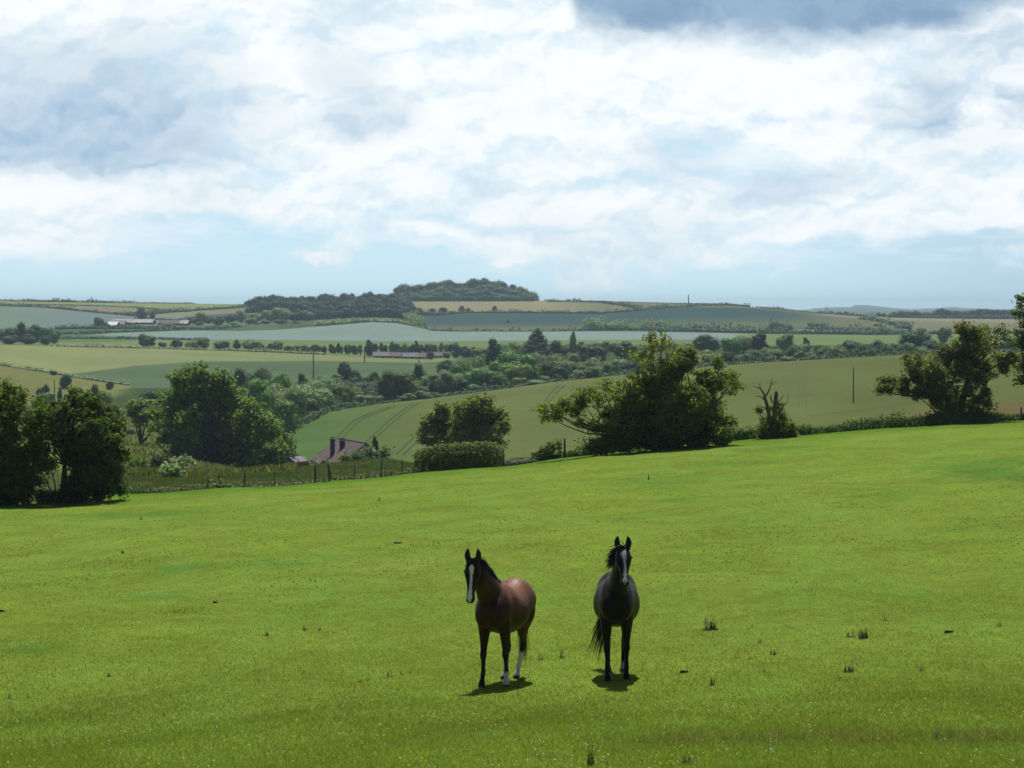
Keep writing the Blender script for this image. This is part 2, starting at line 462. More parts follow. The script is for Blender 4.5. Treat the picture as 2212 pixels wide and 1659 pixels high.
def gz(X, Y):
    """Ground height at world (X, Y), vectorised."""
    X = np.asarray(X, float); Y = np.maximum(np.asarray(Y, float), 1.5)
    sh = np.broadcast(X, Y).shape
    X, Y = np.broadcast_to(X, sh).ravel(), np.broadcast_to(Y, sh).ravel()
    c = (CX + F * X / Y - XG[0]) / (XG[1] - XG[0])
    c = np.clip(c, 0, len(XG) - 1.001)
    i0 = c.astype(int); fr = c - i0
    D_ = SD[:, i0] * (1 - fr) + SD[:, i0 + 1] * fr
    Z_ = SZ[:, i0] * (1 - fr) + SZ[:, i0 + 1] * fr
    M_ = SM[:, i0] * (1 - fr) + SM[:, i0 + 1] * fr
    k = np.clip((D_ <= Y).sum(0) - 1, 0, len(ST) - 2)
    ar = np.arange(len(Y))
    d0, d1 = D_[k, ar], D_[k + 1, ar]
    hh = d1 - d0; t = np.clip((Y - d0) / hh, 0, 1)
    z = ((1 + 2 * t) * (1 - t) ** 2 * Z_[k, ar] + t * (1 - t) ** 2 * hh * M_[k, ar] + t * t * (3 - 2 * t) * Z_[k + 1, ar] + t * t * (t - 1) * hh * M_[k + 1, ar])
    f = np.clip(Y / 20, 0, 1) * np.clip((150 - Y) / 40, 0, 1)
    z = z + f * (0.035 * np.sin(0.8 * X + 0.33 * Y) + 0.03 * np.sin(1.7 * X - 0.51 * Y + 1) + 0.05 * np.sin(0.21 * X + 0.19 * Y + 2))
    return z.reshape(sh) if sh else float(z[0])

def hit(x, y, dmin=14.0, dmax=2600.0):
    """First ground point on survey ray (x, y)."""
    d = np.concatenate([np.arange(dmin, 160, 0.1), np.arange(160, dmax, 1.0)])
    d = d[d >= dmin]
    a, b = (x - CX) / F, (CY - y) / F
    wy, wz = b * SP + CP, b * CP - SP
    below = d * wz / wy <= gz(a * d / wy, d)
    i = int(np.argmax(below)) if below.any() else len(d) - 1
    X = a * d[i] / wy
    return Vector((X, d[i], gz(X, d[i])))

def at(x, d):
    X = (x - CX) / F * d
    return Vector((X, d, gz(X, d)))

def sta(name, x):
    return float(np.interp(x, XG, SD[SN[name]]))

def proj(X, Y, Z):
    depth = Y * CP - Z * SP
    return CX + F * X / depth, CY - F * (Y * SP + Z * CP) / depth


# ground colours per band
def lerpc(a, b, t):
    t = np.clip(t, 0, 1)[..., None]
    return np.asarray(a) * (1 - t) + np.asarray(b) * t
def sst(v, lo, hi):
    t = np.clip((v - lo) / (hi - lo), 0, 1); return t * t * (3 - 2 * t)

def ground_material(name, scale_small, scale_big, amt=0.35, bstr=0.5, bdist=0.05, rows=None, fleck=0.0):
    m_, gg, out = material(name)
    at_ = gg.node('ShaderNodeAttribute', attribute_name='Col').outputs['Color']
    pos_ = gg.node('ShaderNodeNewGeometry').outputs['Position']
    px, py, pz = gg.sep(pos_)
    fl = gg.xyz(px, py, 0.0)
    a = gg.noise(fl, scale_small, 6, 0.7)
    b = gg.noise(fl, scale_big, 5, 0.6, 0.4)
    c = gg.noise(gg.xyz(px, gg.mul(py, 0.35), 3.0), scale_big * 3.3, 4, 0.6)
    e_ = gg.noise(gg.xyz(px, gg.mul(py, 0.6), 9.0), scale_big * 9.0, 4, 0.7)
    k = gg.add(1.0, gg.mul(gg.sub(e_, 0.5), amt * 1.6), gg.mul(gg.sub(a, 0.5), amt * 2.2), gg.mul(gg.sub(b, 0.5), amt * 1.7), gg.mul(gg.sub(c, .5), amt))
    hs = gg.node('ShaderNodeHueSaturation')
    gg.put(hs.inputs['Color'], at_); gg.put(hs.inputs['Value'], k)
    gg.put(hs.inputs['Hue'], gg.add(0.5, gg.mul(gg.sub(c, 0.5), 0.06)))
    principled(gg, out, hs.outputs[0], 0.95, 0.0, a, bstr, bdist)
    return m_
G_PAST = ground_material('pasture_turf', 5.0, 0.22, 0.42, 0.9, 0.05)
G_ROUGH = ground_material('rough_grass', 1.6, 0.08, 0.45, 1.0, 0.2)
G_CROP = ground_material('cereal_crop', 0.9, 0.030, 0.17, 0.6, 0.2)
G_FAR = ground_material('distant_land', 0.10, 0.006, 0.14, 0.4, 0.5)

COLX = np.unique(np.concatenate([np.arange(-2700, -300, 80), np.arange(-300, 2520, 5.0), np.arange(2520, 4900, 80)]))
def band(name, s0, s1, nrows, colf, mat, xs=None, power=1.0):
    xs = COLX if xs is None else xs
    k0, k1 = SN[s0], SN[s1]
    rows = []
    for k in range(k0, k1):
        n = nrows if isinstance(nrows, int) else nrows[k - k0]
        for i in range(n): rows.append((k, (i / n) ** power))
    rows.append((k1 - 1, 1.0))
    Ds, Ks = [], []
    for k, t in rows:
        da = np.interp(xs, XG, SD[k]); db = np.interp(xs, XG, SD[k + 1])
        Ds.append(da + (db - da) * t); Ks.append(np.full(len(xs), k + t))
    D_ = np.array(Ds); K_ = np.array(Ks)
    X = (xs[None, :] - CX) / F * D_
    Z = gz(X, D_)
    xx = np.broadcast_to(xs[None, :], D_.shape)
    cols = colf(xx, D_, K_, X, Z)
    nr, nc = D_.shape
    idx = np.arange(nr * nc).reshape(nr, nc)
    Q = np.stack([idx[:-1, :-1], idx[:-1, 1:], idx[1:, 1:], idx[1:, :-1]], -1).reshape(-1, 4)
    me = np_mesh(name, np.stack([X, D_, Z], -1).reshape(-1, 3), Q, None, True, cols.reshape(-1, 3), [mat])
    o = link(name, me)
    return tag(o, kind='structure')

PG = (0.137, 0.209, 0.034)
def c_past(x, d, k, X, Z):
    c = np.broadcast_to(np.array(PG), x.shape + (3,)).copy()
    n = np.sin(0.35 * X + 0.11 * d) * np.sin(0.13 * d - 0.2 * X) * 0.5 + 0.5
    c = lerpc(c, (0.155, 0.215, 0.026), n * 0.5)
    # lusher dark-green streaks where the photo has them
    def patch(px, py, rx, ry, s, col):
        nonlocal c
        p = hit(px, py)
        r = ((X - p.x) / rx) ** 2 + ((d - p.y) / ry) ** 2
        r = r * (1 + 0.5 * np.sin(X * 5.1) * np.sin(d * 1.3))
        c = lerpc(c, col, s * np.exp(-r * 1.2))
    def pat(px, py, w_, h_2, s, col):
        """streak centred on survey (px, py), half sizes in survey units on the turf."""
        nonlocal c
        p = hit(px, py); ry = max(abs(hit(px, py - h_2).y - hit(px, py + h_2).y) / 2, .2); rx = w_ * p.y / F
        wob = 1 + 0.6 * np.sin(X * 3.1 + py) * np.sin(d * 1.1 + px) + .3 * np.sin(X * 7.7) * np.sin(d * 2.9)
        r = (((X - p.x) / rx) ** 2 + ((d - p.y) / ry) ** 2) * np.clip(wob, .3, 2)
        c = lerpc(c, col, s * np.exp(-r * 1.1))
    LG = (0.060, 0.150, 0.024); LL = (0.16, 0.26, 0.06)
    for q in ((390, 1225, 60, 12, .75, LG), (395, 1218, 45, 6, .5, LL), (600, 1218, 120, 10, .6, LG), (640, 1210, 90, 5, .4, LL), (340, 1290, 90, 9, .65, LG), (350, 1284, 60, 4, .5, LL), (50, 1402, 110, 12, .7, LG), (40, 1395, 70, 6, .5, LL),
              (2140, 1020, 90, 26, .75, LG), (2171, 997, 70, 10, .6, LG), (1466, 1080, 45, 5, .6, LG), (1606, 1000, 100, 5, .6, LG), (1681, 967, 90, 6, .5, LG), (1931, 1068, 90, 12, .4, LG), (1746, 987, 60, 4, .5, LG), (1420, 1040, 120, 14, .35, LG),
              (300, 1112, 260, 7, .5, LG), (900, 1085, 200, 6, .25, LG), (1250, 1300, 300, 10, .18, LG), (700, 1330, 200, 12, .2, LG), (1900, 1290, 200, 8, .25, LG), (1100, 1530, 300, 10, .2, LG), (500, 1200, 160, 5, .2, LG), (1500, 1180, 260, 6, .2, LG), (2000, 1150, 180, 6, .25, LG),
              (1700, 1592, 260, 16, .75, (0.055, 0.105, 0.022)), (1420, 1605, 120, 12, .5, (.06, .11, .02)), (2010, 1595, 150, 18, .7, (0.055, 0.115, 0.02)), (600, 1640, 300, 12, .3, (0.10, 0.17, 0.03)), (860, 1220, 200, 30, .2, (.17, .21, .05)), (1500, 1400, 300, 40, .15, (.17, .20, .05))):
        pat(*q)
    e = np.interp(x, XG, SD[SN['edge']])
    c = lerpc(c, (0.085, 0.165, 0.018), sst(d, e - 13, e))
    return c
band('pasture', 'near', 'edge', [6, 14, 60, 90, 60, 60], c_past, G_PAST)

def c_rough(x, d, k, X, Z):
    c = np.broadcast_to(np.array((0.055, 0.080, 0.026)), x.shape + (3,)).copy()
    n = np.sin(X * 0.8 + d * 0.3) * np.sin(X * .33 - d * .5)
    c = lerpc(c, (0.085, 0.085, 0.038), np.clip(n, 0, 1) * 0.6)
    c = lerpc(c, (0.11, 0.15, 0.04), sst(d, 180, 260))
    c = lerpc(c, (0.12, 0.155, 0.05), sst(d, 300, 400))
    return c
band('rough_ground', 'edge', 'crop_foot', [24, 20, 12], c_rough, G_ROUGH)
CROPX = COLX[COLX >= 612]
def c_crop(x, d, k, X, Z):
    kk = k - SN['crop_foot']
    c = lerpc(np.broadcast_to(np.array((0.070, 0.124, 0.037)), x.shape + (3,)), (0.106, 0.130, 0.042), sst(x, 640, 1050))
    c = lerpc(c, (0.092, 0.112, 0.034), sst(x, 1500, 2000))
    c = lerpc(c, (0.120, 0.092, 0.040), sst(x, 1850, 2050) * (1 - sst(kk, 0.10, 0.24)))      # bare brown corner by the fence
    c = lerpc(c, (0.105, 0.098, 0.038), sst(x, 1650, 1900) * (1 - sst(kk, 0.05, 0.12)) * 0.7)
    n = np.sin(x * 0.013 + kk * 5) * np.sin(x * 0.004 - kk * 9)
    c = c * (1 + 0.07 * n[..., None])
    ye = sst(kk, 0.93, 1.0)
    return lerpc(c, (0.14, 0.15, 0.06), ye * 0.5)
band('crop_field', 'crop_foot', 'crop_top', 70, c_crop, G_CROP, CROPX)
band('meadow', 'crop_foot', 'crop_top', 30, c_rough, G_ROUGH, COLX[COLX <= 612])
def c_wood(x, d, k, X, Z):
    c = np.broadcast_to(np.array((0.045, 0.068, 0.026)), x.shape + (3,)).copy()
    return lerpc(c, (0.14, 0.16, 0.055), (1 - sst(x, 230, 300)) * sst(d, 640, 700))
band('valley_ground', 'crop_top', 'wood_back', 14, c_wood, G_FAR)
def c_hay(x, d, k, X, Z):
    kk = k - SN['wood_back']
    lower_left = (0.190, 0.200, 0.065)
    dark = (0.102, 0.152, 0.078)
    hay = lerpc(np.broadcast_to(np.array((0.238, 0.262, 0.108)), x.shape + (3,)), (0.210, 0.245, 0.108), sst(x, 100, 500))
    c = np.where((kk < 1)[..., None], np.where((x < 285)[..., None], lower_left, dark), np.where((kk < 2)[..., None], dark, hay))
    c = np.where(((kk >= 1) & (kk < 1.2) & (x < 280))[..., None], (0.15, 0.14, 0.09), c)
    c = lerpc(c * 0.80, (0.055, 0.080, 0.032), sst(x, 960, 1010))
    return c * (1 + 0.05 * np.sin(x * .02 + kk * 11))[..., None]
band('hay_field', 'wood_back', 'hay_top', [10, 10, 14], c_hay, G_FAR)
def c_strip(x, d, k, X, Z):
    kk = k - SN['hay_top']
    c = np.broadcast_to(np.array((0.140, 0.185, 0.075)), x.shape + (3,)).copy()
    c = lerpc(c, (0.24, 0.215, 0.13), sst(x, 110, 150) * (1 - sst(x, 400, 430)) * (1 - sst(kk, 0.35, 0.5)))
    return lerpc(c, (0.12, 0.165, 0.06), sst(x, 420, 520))
band('grass_strip', 'hay_top', 'strip', 10, c_strip, G_FAR)
def c_flax(x, d, k, X, Z):
    kk = k - SN['strip']
    c = np.broadcast_to(np.array((0.215, 0.262, 0.275)), x.shape + (3,)).copy()
    c = lerpc(c, (0.21, 0.265, 0.235), 0.5 + 0.5 * np.sin(kk * 9 + x * .004))
    c = lerpc((0.105, 0.17, 0.06), c, sst(x + kk * 120, 290, 360))
    c = lerpc(c, (0.15, 0.20, 0.075), sst(x, 1570, 1630))
    c = lerpc(c, (0.12, 0.17, 0.06), (1 - sst(kk, 0.0, 0.12)))
    return c * np.array([0.80, 0.87, 0.80])
band('flax_field', 'strip', 'flax_top', 16, c_flax, G_FAR)
def c_hill(x, d, k, X, Z):
    kk = k - SN['flax_top']
    base = np.broadcast_to(np.array((0.09, 0.12, 0.06)), x.shape + (3,)).copy()
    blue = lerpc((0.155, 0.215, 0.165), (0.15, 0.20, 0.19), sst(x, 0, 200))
    green = lerpc((0.150, 0.185, 0.100), (0.056, 0.105, 0.100), sst(kk, 1.12, 1.55))  # cloud shade and blue haze put into this field's colour
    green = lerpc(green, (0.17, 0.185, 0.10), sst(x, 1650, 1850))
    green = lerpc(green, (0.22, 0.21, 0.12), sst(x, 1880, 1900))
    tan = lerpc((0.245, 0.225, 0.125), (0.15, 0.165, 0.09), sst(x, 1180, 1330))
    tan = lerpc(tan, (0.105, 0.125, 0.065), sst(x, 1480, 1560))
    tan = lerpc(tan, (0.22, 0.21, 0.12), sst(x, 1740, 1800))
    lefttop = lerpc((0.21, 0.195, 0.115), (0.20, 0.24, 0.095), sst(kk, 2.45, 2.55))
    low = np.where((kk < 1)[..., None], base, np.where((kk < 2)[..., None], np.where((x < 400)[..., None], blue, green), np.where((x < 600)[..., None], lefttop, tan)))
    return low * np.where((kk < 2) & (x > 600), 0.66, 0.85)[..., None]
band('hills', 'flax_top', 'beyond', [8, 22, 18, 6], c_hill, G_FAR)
def c_far(x, d, k, X, Z):
    return np.broadcast_to(np.array((0.06, 0.085, 0.05)), x.shape + (3,)).copy()
band('distant_land', 'beyond', 'end', [6, 6, 6], c_far, G_FAR)

# tractor tracks through the crop: thin pressed strips draped on the field
m_, gg, out = material('pressed_crop')
principled(gg, out, (0.055, 0.085, 0.030), 0.9, 0.1)
TRACK = m_
def drape(pts, width, mb, lift=0.12, seg=24):
    """pts: survey positions on the crop."""
    ws = [hit(x, y, 300) for x, y in pts]
    ws = np.array([tuple(p) for p in ws])
    t = np.linspace(0, len(ws) - 1, seg); X = np.interp(t, range(len(ws)), ws[:, 0]); Y = np.interp(t, range(len(ws)), ws[:, 1])
    dX, dY = np.gradient(X), np.gradient(Y); L = np.hypot(dX, dY) + 1e-6
    nx, ny = -dY / L * width / 2, dX / L * width / 2
    A = np.stack([X - nx, Y - ny, gz(X - nx, Y - ny) + lift], -1); B = np.stack([X + nx, Y + ny, gz(X + nx, Y + ny) + lift], -1)
    V_ = np.concatenate([A, B]); n = len(A)
    Q = [(i, i + 1, n + i + 1, n + i) for i in range(n - 1)]
    mb.addq(V_, Q)
tm = MB()
for ln, w_ in (([(716, 966), (730, 940), (762, 910), (800, 893), (842, 879)], .9), ([(727, 966), (745, 938), (778, 908), (815, 892), (856, 877)], .9),
           ([(779, 966), (800, 945), (832, 915), (866, 889), (890, 872)], .9), ([(790, 966), (812, 945), (843, 917), (876, 890), (905, 870)], .9),
           ([(858, 980), (880, 958), (905, 935), (930, 915)], .8), ([(870, 984), (892, 962), (917, 938), (940, 920)], .8),
           ([(1020, 856), (1032, 850), (1044, 848)], .8), ([(1176, 868), (1186, 853), (1198, 840), (1210, 832)], 1.0), ([(1186, 870), (1198, 853), (1208, 842), (1220, 833)], 1.0),
           ([(1725, 880), (1727, 850), (1724, 820), (1722, 790)], .55), ([(1741, 880), (1742, 850), (1739, 820), (1736, 790)], .45),
           ([(1745, 899), (1850, 888), (1960, 874), (2020, 866)], 1.1), ([(1130, 985), (1200, 972), (1290, 958)], .8)):
    drape(ln, w_ * .42, tm)
tag(tm.link('tractor_tracks', TRACK), kind='structure')


# ------------------------------------------------------------------ foliage generators
bm_ = bmesh.new(); bmesh.ops.create_icosphere(bm_, subdivisions=2, radius=1)
ICO_V = np.array([v.co[:] for v in bm_.verts]); ICO_F = np.array([[v.index for v in f.verts] for f in bm_.faces]); bm_.free()

def leaf_quads(C, Nn, size, r=None):
    """A diamond per centre C, facing Nn; size per leaf."""
    r = r or rng
    n = len(C)
    Nn = Nn / (np.linalg.norm(Nn, axis=1)[:, None] + 1e-9)
    ref = r.normal(size=(n, 3))
    A = np.cross(Nn, ref); A /= np.linalg.norm(A, axis=1)[:, None] + 1e-9
    B = np.cross(Nn, A)
    s = size[:, None]
    el_ = r.uniform(0.55, 0.9, (n, 1))
    V_ = np.stack([C + A * s, C + B * s * el_, C - A * s, C - B * s * el_], 1).reshape(-1, 3)
    return V_, np.arange(4 * n).reshape(n, 4)

def sph(n, r=None):
    v = (r or rng).normal(size=(n, 3)); return v / np.linalg.norm(v, axis=1)[:, None]

def lobes_foliage(mb, lobes, n, size, core=0.8, jit=0.34, upper=0.25, fuzz=0.12):
    lobes = np.asarray(lobes, float)
    area = (lobes[:, 3] * lobes[:, 4] + lobes[:, 4] * lobes[:, 5] + lobes[:, 3] * lobes[:, 5])
    cnt = np.maximum((n * area / area.sum()).astype(int), 8)
    for i, L in enumerate(lobes):
        d = sph(int(cnt[i])); d[:, 2] += upper * rng.random(len(d)); d /= np.linalg.norm(d, axis=1)[:, None]
        rad = 1 + rng.normal(0, fuzz, len(d)) + 0.10 * np.sin(d[:, 0] * 9 + i) * np.sin(d[:, 1] * 8 + d[:, 2] * 7)
        Pp = L[:3] + d * L[3:6] * rad[:, None]
        keep = np.ones(len(Pp), bool)
        for j, K in enumerate(lobes):
            if j != i: keep &= (((Pp - K[:3]) / (K[3:6] * 0.86)) ** 2).sum(1) > 1
        Pp, d = Pp[keep], d[keep]
        if len(Pp):
            V_, Q = leaf_quads(Pp, d + rng.normal(0, jit, d.shape), size * rng.uniform(0.6, 1.35, len(Pp)))
            mb.addq(V_, Q)
        if core:
            dd = ICO_V * (1 + 0.12 * np.sin(ICO_V[:, [1, 2, 0]] * 5 + i))
            mb.addq(L[:3] + dd * L[3:6] * core, None, ICO_F)

def rand_lobes(kind, r=None):
    """Crown lobes for a unit tree: height 1 (ground at 0), half-width ~0.5."""
    L = []
    def put(n, zc, zr, R, rl, env):
        for _ in range(n):
            for _t in range(20):
                p = np.array([random.uniform(-1, 1), random.uniform(-1, 1), random.uniform(-1, 1)])
                if (p ** 2).sum() <= 1: break
            p = p / max(np.linalg.norm(p), .01) * random.uniform(0.45, 1.0) if random.random() < .8 else p * .5
            z = zc + p[2] * zr
            k = env(z)
            rr = rl * random.uniform(0.7, 1.25)
            L.append((p[0] * R * k, p[1] * R * k, z, rr, rr, rr * random.uniform(.75, 1.0)))
    if kind == 'round':
        put(13, 0.52, 0.34, 0.33, 0.19, lambda z: 1.0); L.append((0, 0, .42, .36, .36, .40))
    elif kind == 'spread':
        put(15, 0.5, 0.33, 0.37, 0.18, lambda z: 1.1 - abs(z - .42)); L.append((0, 0, .38, .40, .40, .36))
    elif kind == 'tall':
        put(26, 0.52, 0.40, 0.36, 0.13, lambda z: 1.1 - .4 * z); L.append((0, 0, .42, .32, .32, .4))
    elif kind == 'cone':
        for i in range(24):
            z = 0.1 + 0.85 * (i / 24); k = (1 - z) * 0.36 + 0.05; a = i * 2.4
            L.append((math.cos(a) * k * .6, math.sin(a) * k * .6, z, k * .75, k * .75, 0.10))
    elif kind == 'bush':
        put(16, 0.42, 0.36, 0.34, 0.2, lambda z: 1.0); L.append((0, 0, .35, .36, .36, .36))
    return L

PROTO = {}
def proto(kind, i, mat, leafn=2600, leaf=0.026):
    """A whole distant tree (crown and trunk) as one unit-size mesh; shared by its copies."""
    key = (kind, i, mat.name)
    if key not in PROTO:
        mb = MB(); lobes_foliage(mb, rand_lobes(kind), leafn, leaf, 0.84)
        tk = MB()
        tk.tube([(0, 0, -0.03), (0.01, 0, .2), (0, .01, .45)], [.045, .035, .02], 6)
        PROTO[key] = (mb.mesh(kind + '_crown', [mat]), tk.mesh(kind + '_trunk', [BARK], True))
    return PROTO[key]

def far_tree(name, x, ytop, wpx, d, kind, mat, label, cat='tree', group=None, var=None, parts=None, depth=1.0, sink=0.0):
    b = at(x, d)
    ztop = P(x, ytop, d)[2]
    h = max(ztop - b.z, 1.2)
    wd = wpx * d / F
    if parts is None: parts = d < 900
    cm, tm_ = proto(kind, random.randrange(3) if var is None else var, mat)
    if parts:
        o = empty(name, b)
        c = link('crown', cm, o); t = link('trunk', tm_, o)
        t.scale = (h * .8, h * .8, h)
    else:
        o = link(name, cm, None, b); c = o
    c.scale = (wd / 0.92, wd / 0.92 * depth, h / 0.97)
    c.rotation_euler = (0, 0, random.uniform(0, 6.28))
    if kind == 'bush': c.scale.z *= 1.14
    if kind == 'cone': c.scale = (wd / .62, wd / .62, h)
    return tag(o, label, cat, group)

ORD = ['first', 'second', 'third', 'fourth', 'fifth', 'sixth', 'seventh', 'eighth', 'ninth', 'tenth', 'eleventh', 'twelfth', 'thirteenth', 'fourteenth', 'fifteenth', 'sixteenth', 'seventeenth', 'eighteenth', 'nineteenth', 'twentieth',
       'twenty-first', 'twenty-second', 'twenty-third', 'twenty-fourth', 'twenty-fifth', 'twenty-sixth', 'twenty-seventh', 'twenty-eighth', 'twenty-ninth', 'thirtieth'] + [f'{i}th' for i in range(31, 80)]

def near_tree(name, d, blobs, base, mat, label, cat='tree', leaf=0.09, dens=1.0, stems=None, limb=True, depthk=1.0, bark=None, cs=0.30, per=26, twig=True, group=None, trunk_r=0.14):
    """A tree seen close: blobs (x, y, r[, density]) outline the crown in the plane at d; each gets limbs, twigs and leaf sprays."""
    k = d / F
    b = at(base[0], d)
    fol, wood = MB(), MB()
    stems = stems or [(base[0], base[1])]
    Sp = [np.array(P(sx, sy, d)) for sx, sy in stems]
    for s_ in Sp: s_[2] = min(s_[2], gz(s_[0], s_[1]) + .1) if s_ is Sp[0] else s_[2]
    cx_ = np.mean([q[0] for q in blobs])
    for q in blobs:
        x, y, r = q[:3]; dn = (q[3] if len(q) > 3 else 1.0) * dens
        c = np.array(P(x, y, d)); R = r * k
        c[1] += random.uniform(-1, 1) * R * 1.2 * depthk
        vol = R ** 3 * 4.19
        nc = max(4, int(dn * (6 + vol / (cs ** 3 * 4.19) * 0.85)))
        dirs = sph(nc); rad = R * rng.uniform(0.25, 1.06, nc) ** 0.6
        cc = c + dirs * rad[:, None] * np.array([1, 1.15 * depthk, 0.95])
        n = nc * per
        idx = np.repeat(np.arange(nc), per)
        sz = cs * rng.uniform(.6, 1.2, nc)
        off = rng.normal(0, 0.5, (n, 3)) * sz[idx][:, None] * np.array([1, 1, .7])
        Pp = cc[idx] + off
        gnd = gz(Pp[:, 0], Pp[:, 1])
        Pp = Pp[Pp[:, 2] > gnd - 0.05]
        V_, Q = leaf_quads(Pp, rng.normal(0, .55, Pp.shape) + np.array([0, -.15, .75]), leaf * rng.uniform(0.6, 1.3, len(Pp)))
        fol.addq(V_, Q)
        if dn >= 0.95:
            dd = ICO_V * (1 + 0.15 * np.sin(ICO_V[:, [1, 2, 0]] * 6 + x))
            kc = 0.46 if dn < 1.25 else .60
            fol.addq(c + dd * R * kc, None, ICO_F)
            ns = int(12.57 * (R * (kc + .16)) ** 2 / (leaf * 1.5) ** 2 * 1.1) + 10
            ds_ = sph(ns); V_, Q = leaf_quads(c + ds_ * R * rng.uniform(kc, kc + .24, (ns, 1)), ds_ + rng.normal(0, .45, ds_.shape) + [0, 0, .3], leaf * 1.5 * rng.uniform(.6, 1.2, ns))
            fol.addq(V_, Q)
        if limb:
            s0 = min(Sp, key=lambda s: np.linalg.norm(s - c) + (0 if s[2] < c[2] else 5))
            mid = (s0 + c) / 2 + rng.normal(0, .12, 3) + np.array([0, 0, -0.12 * abs(c[0] - s0[0])])
            p1 = s0 * .6 + mid * .4 + rng.normal(0, .06, 3)
            L = np.linalg.norm(c - s0)
            wood.tube([s0, p1, mid, mid * .5 + c * .5 + rng.normal(0, .1, 3), c], np.linspace(trunk_r * .55, 0.018, 5) * min(1.2, .5 + L * .12), 6)
            if twig:
                for j in range(0, nc, 3):
                    wood.tube([c, (c + cc[j]) / 2 + rng.normal(0, .05, 3), cc[j]], [0.016, .011, .006], 3, False)
    o = empty(name, b)
    cr = link('crown', fol.mesh('crown', [mat]), o); cr.location = -b
    if limb:
        for s_ in Sp:
            g0 = np.array([b.x + (s_[0] - b.x) * .25, d, gz(b.x, d) - .1])
            wood.tube([g0, (g0 + s_) / 2 + rng.normal(0, .04, 3), s_], [trunk_r * 1.5, trunk_r * 1.1, trunk_r * .7], 8)
        tr = link('trunk', wood.mesh('trunk', [bark or BARK], True), o); tr.location = -b
    return tag(o, label, cat, group)

def hedge(name, pts, hpx, mat, label, depth=1.4, leaf=0.08, per=40, cat='hedge', group=None, kind=None, step=0.5, ragged=0.35, lean=None, boxy=False):
    """pts: survey x positions with distances; leafy bank of height hpx (in px at its distance)."""
    fol = MB(); pts = [(x, dd) for x, dd in pts]
    xs = np.array([p[0] for p in pts], float); ds = np.array([p[1] for p in pts], float)
    hs = np.broadcast_to(np.asarray(hpx, float), (len(pts),))
    Wx = (xs - CX) / F * ds
    L = np.concatenate([[0], np.cumsum(np.hypot(np.diff(Wx), np.diff(ds)))])
    s = np.arange(0, L[-1], step)
    X = np.interp(s, L, Wx); Y = np.interp(s, L, ds); H = np.interp(s, L, hs) * Y / F
    C, Nn, S = [], [], []
    for i in range(len(s)):
        h = H[i] * (1 + rng.normal(0, ragged * .5)); h = max(h, .15)
        dp = depth * rng.uniform(.8, 1.2)
        n = int(per)
        u = rng.uniform(-1, 1, n); a = rng.uniform(0, math.pi, n)
        if boxy:
            yy = np.clip(np.cos(a) * 1.25, -1, 1) * dp / 2; zz = np.clip(np.sin(a) * 1.25, 0, 1) * h
        else:
            yy = np.cos(a) * dp / 2; zz = np.sin(a) ** .7 * h
        f = rng.uniform(.72, 1.05, n)
        px = X[i] + u * step * .9; py = Y[i] + yy * f; pz = gz(px, py) + zz * f
        C.append(np.stack([px, py, pz], -1)); Nn.append(np.stack([rng.normal(0, .5, n), np.cos(a) + rng.normal(0, .4, n), np.sin(a) + .3 + rng.normal(0, .4, n)], -1)); S.append(leaf * rng.uniform(.6, 1.4, n))
    V_, Q = leaf_quads(np.concatenate(C), np.concatenate(Nn), np.concatenate(S)); fol.addq(V_, Q)
    # dense inner body
    m = max(2, len(s) // 2); si = np.linspace(0, L[-1], m)
    Xc = np.interp(si, L, Wx); Yc = np.interp(si, L, ds); Hc = np.interp(si, L, hs) * Yc / F
    ring = []
    for j in range(m):
        for ang in np.linspace(0, math.pi, 7):
            py = Yc[j] + math.cos(ang) * depth * .36; ring.append((Xc[j], py, gz(Xc[j], py) - .05 + math.sin(ang) * Hc[j] * .70 * (1 + .12 * math.sin(j * 1.7))))
    Qc = [(j * 7 + q, j * 7 + q + 1, (j + 1) * 7 + q + 1, (j + 1) * 7 + q) for j in range(m - 1) for q in range(6)]
    fol.addq(ring, Qc)
    o = fol.link(name, mat, loc=np.array([X.mean(), Y.mean(), gz(X.mean(), Y.mean())]))
    return tag(o, label, cat, group, kind)
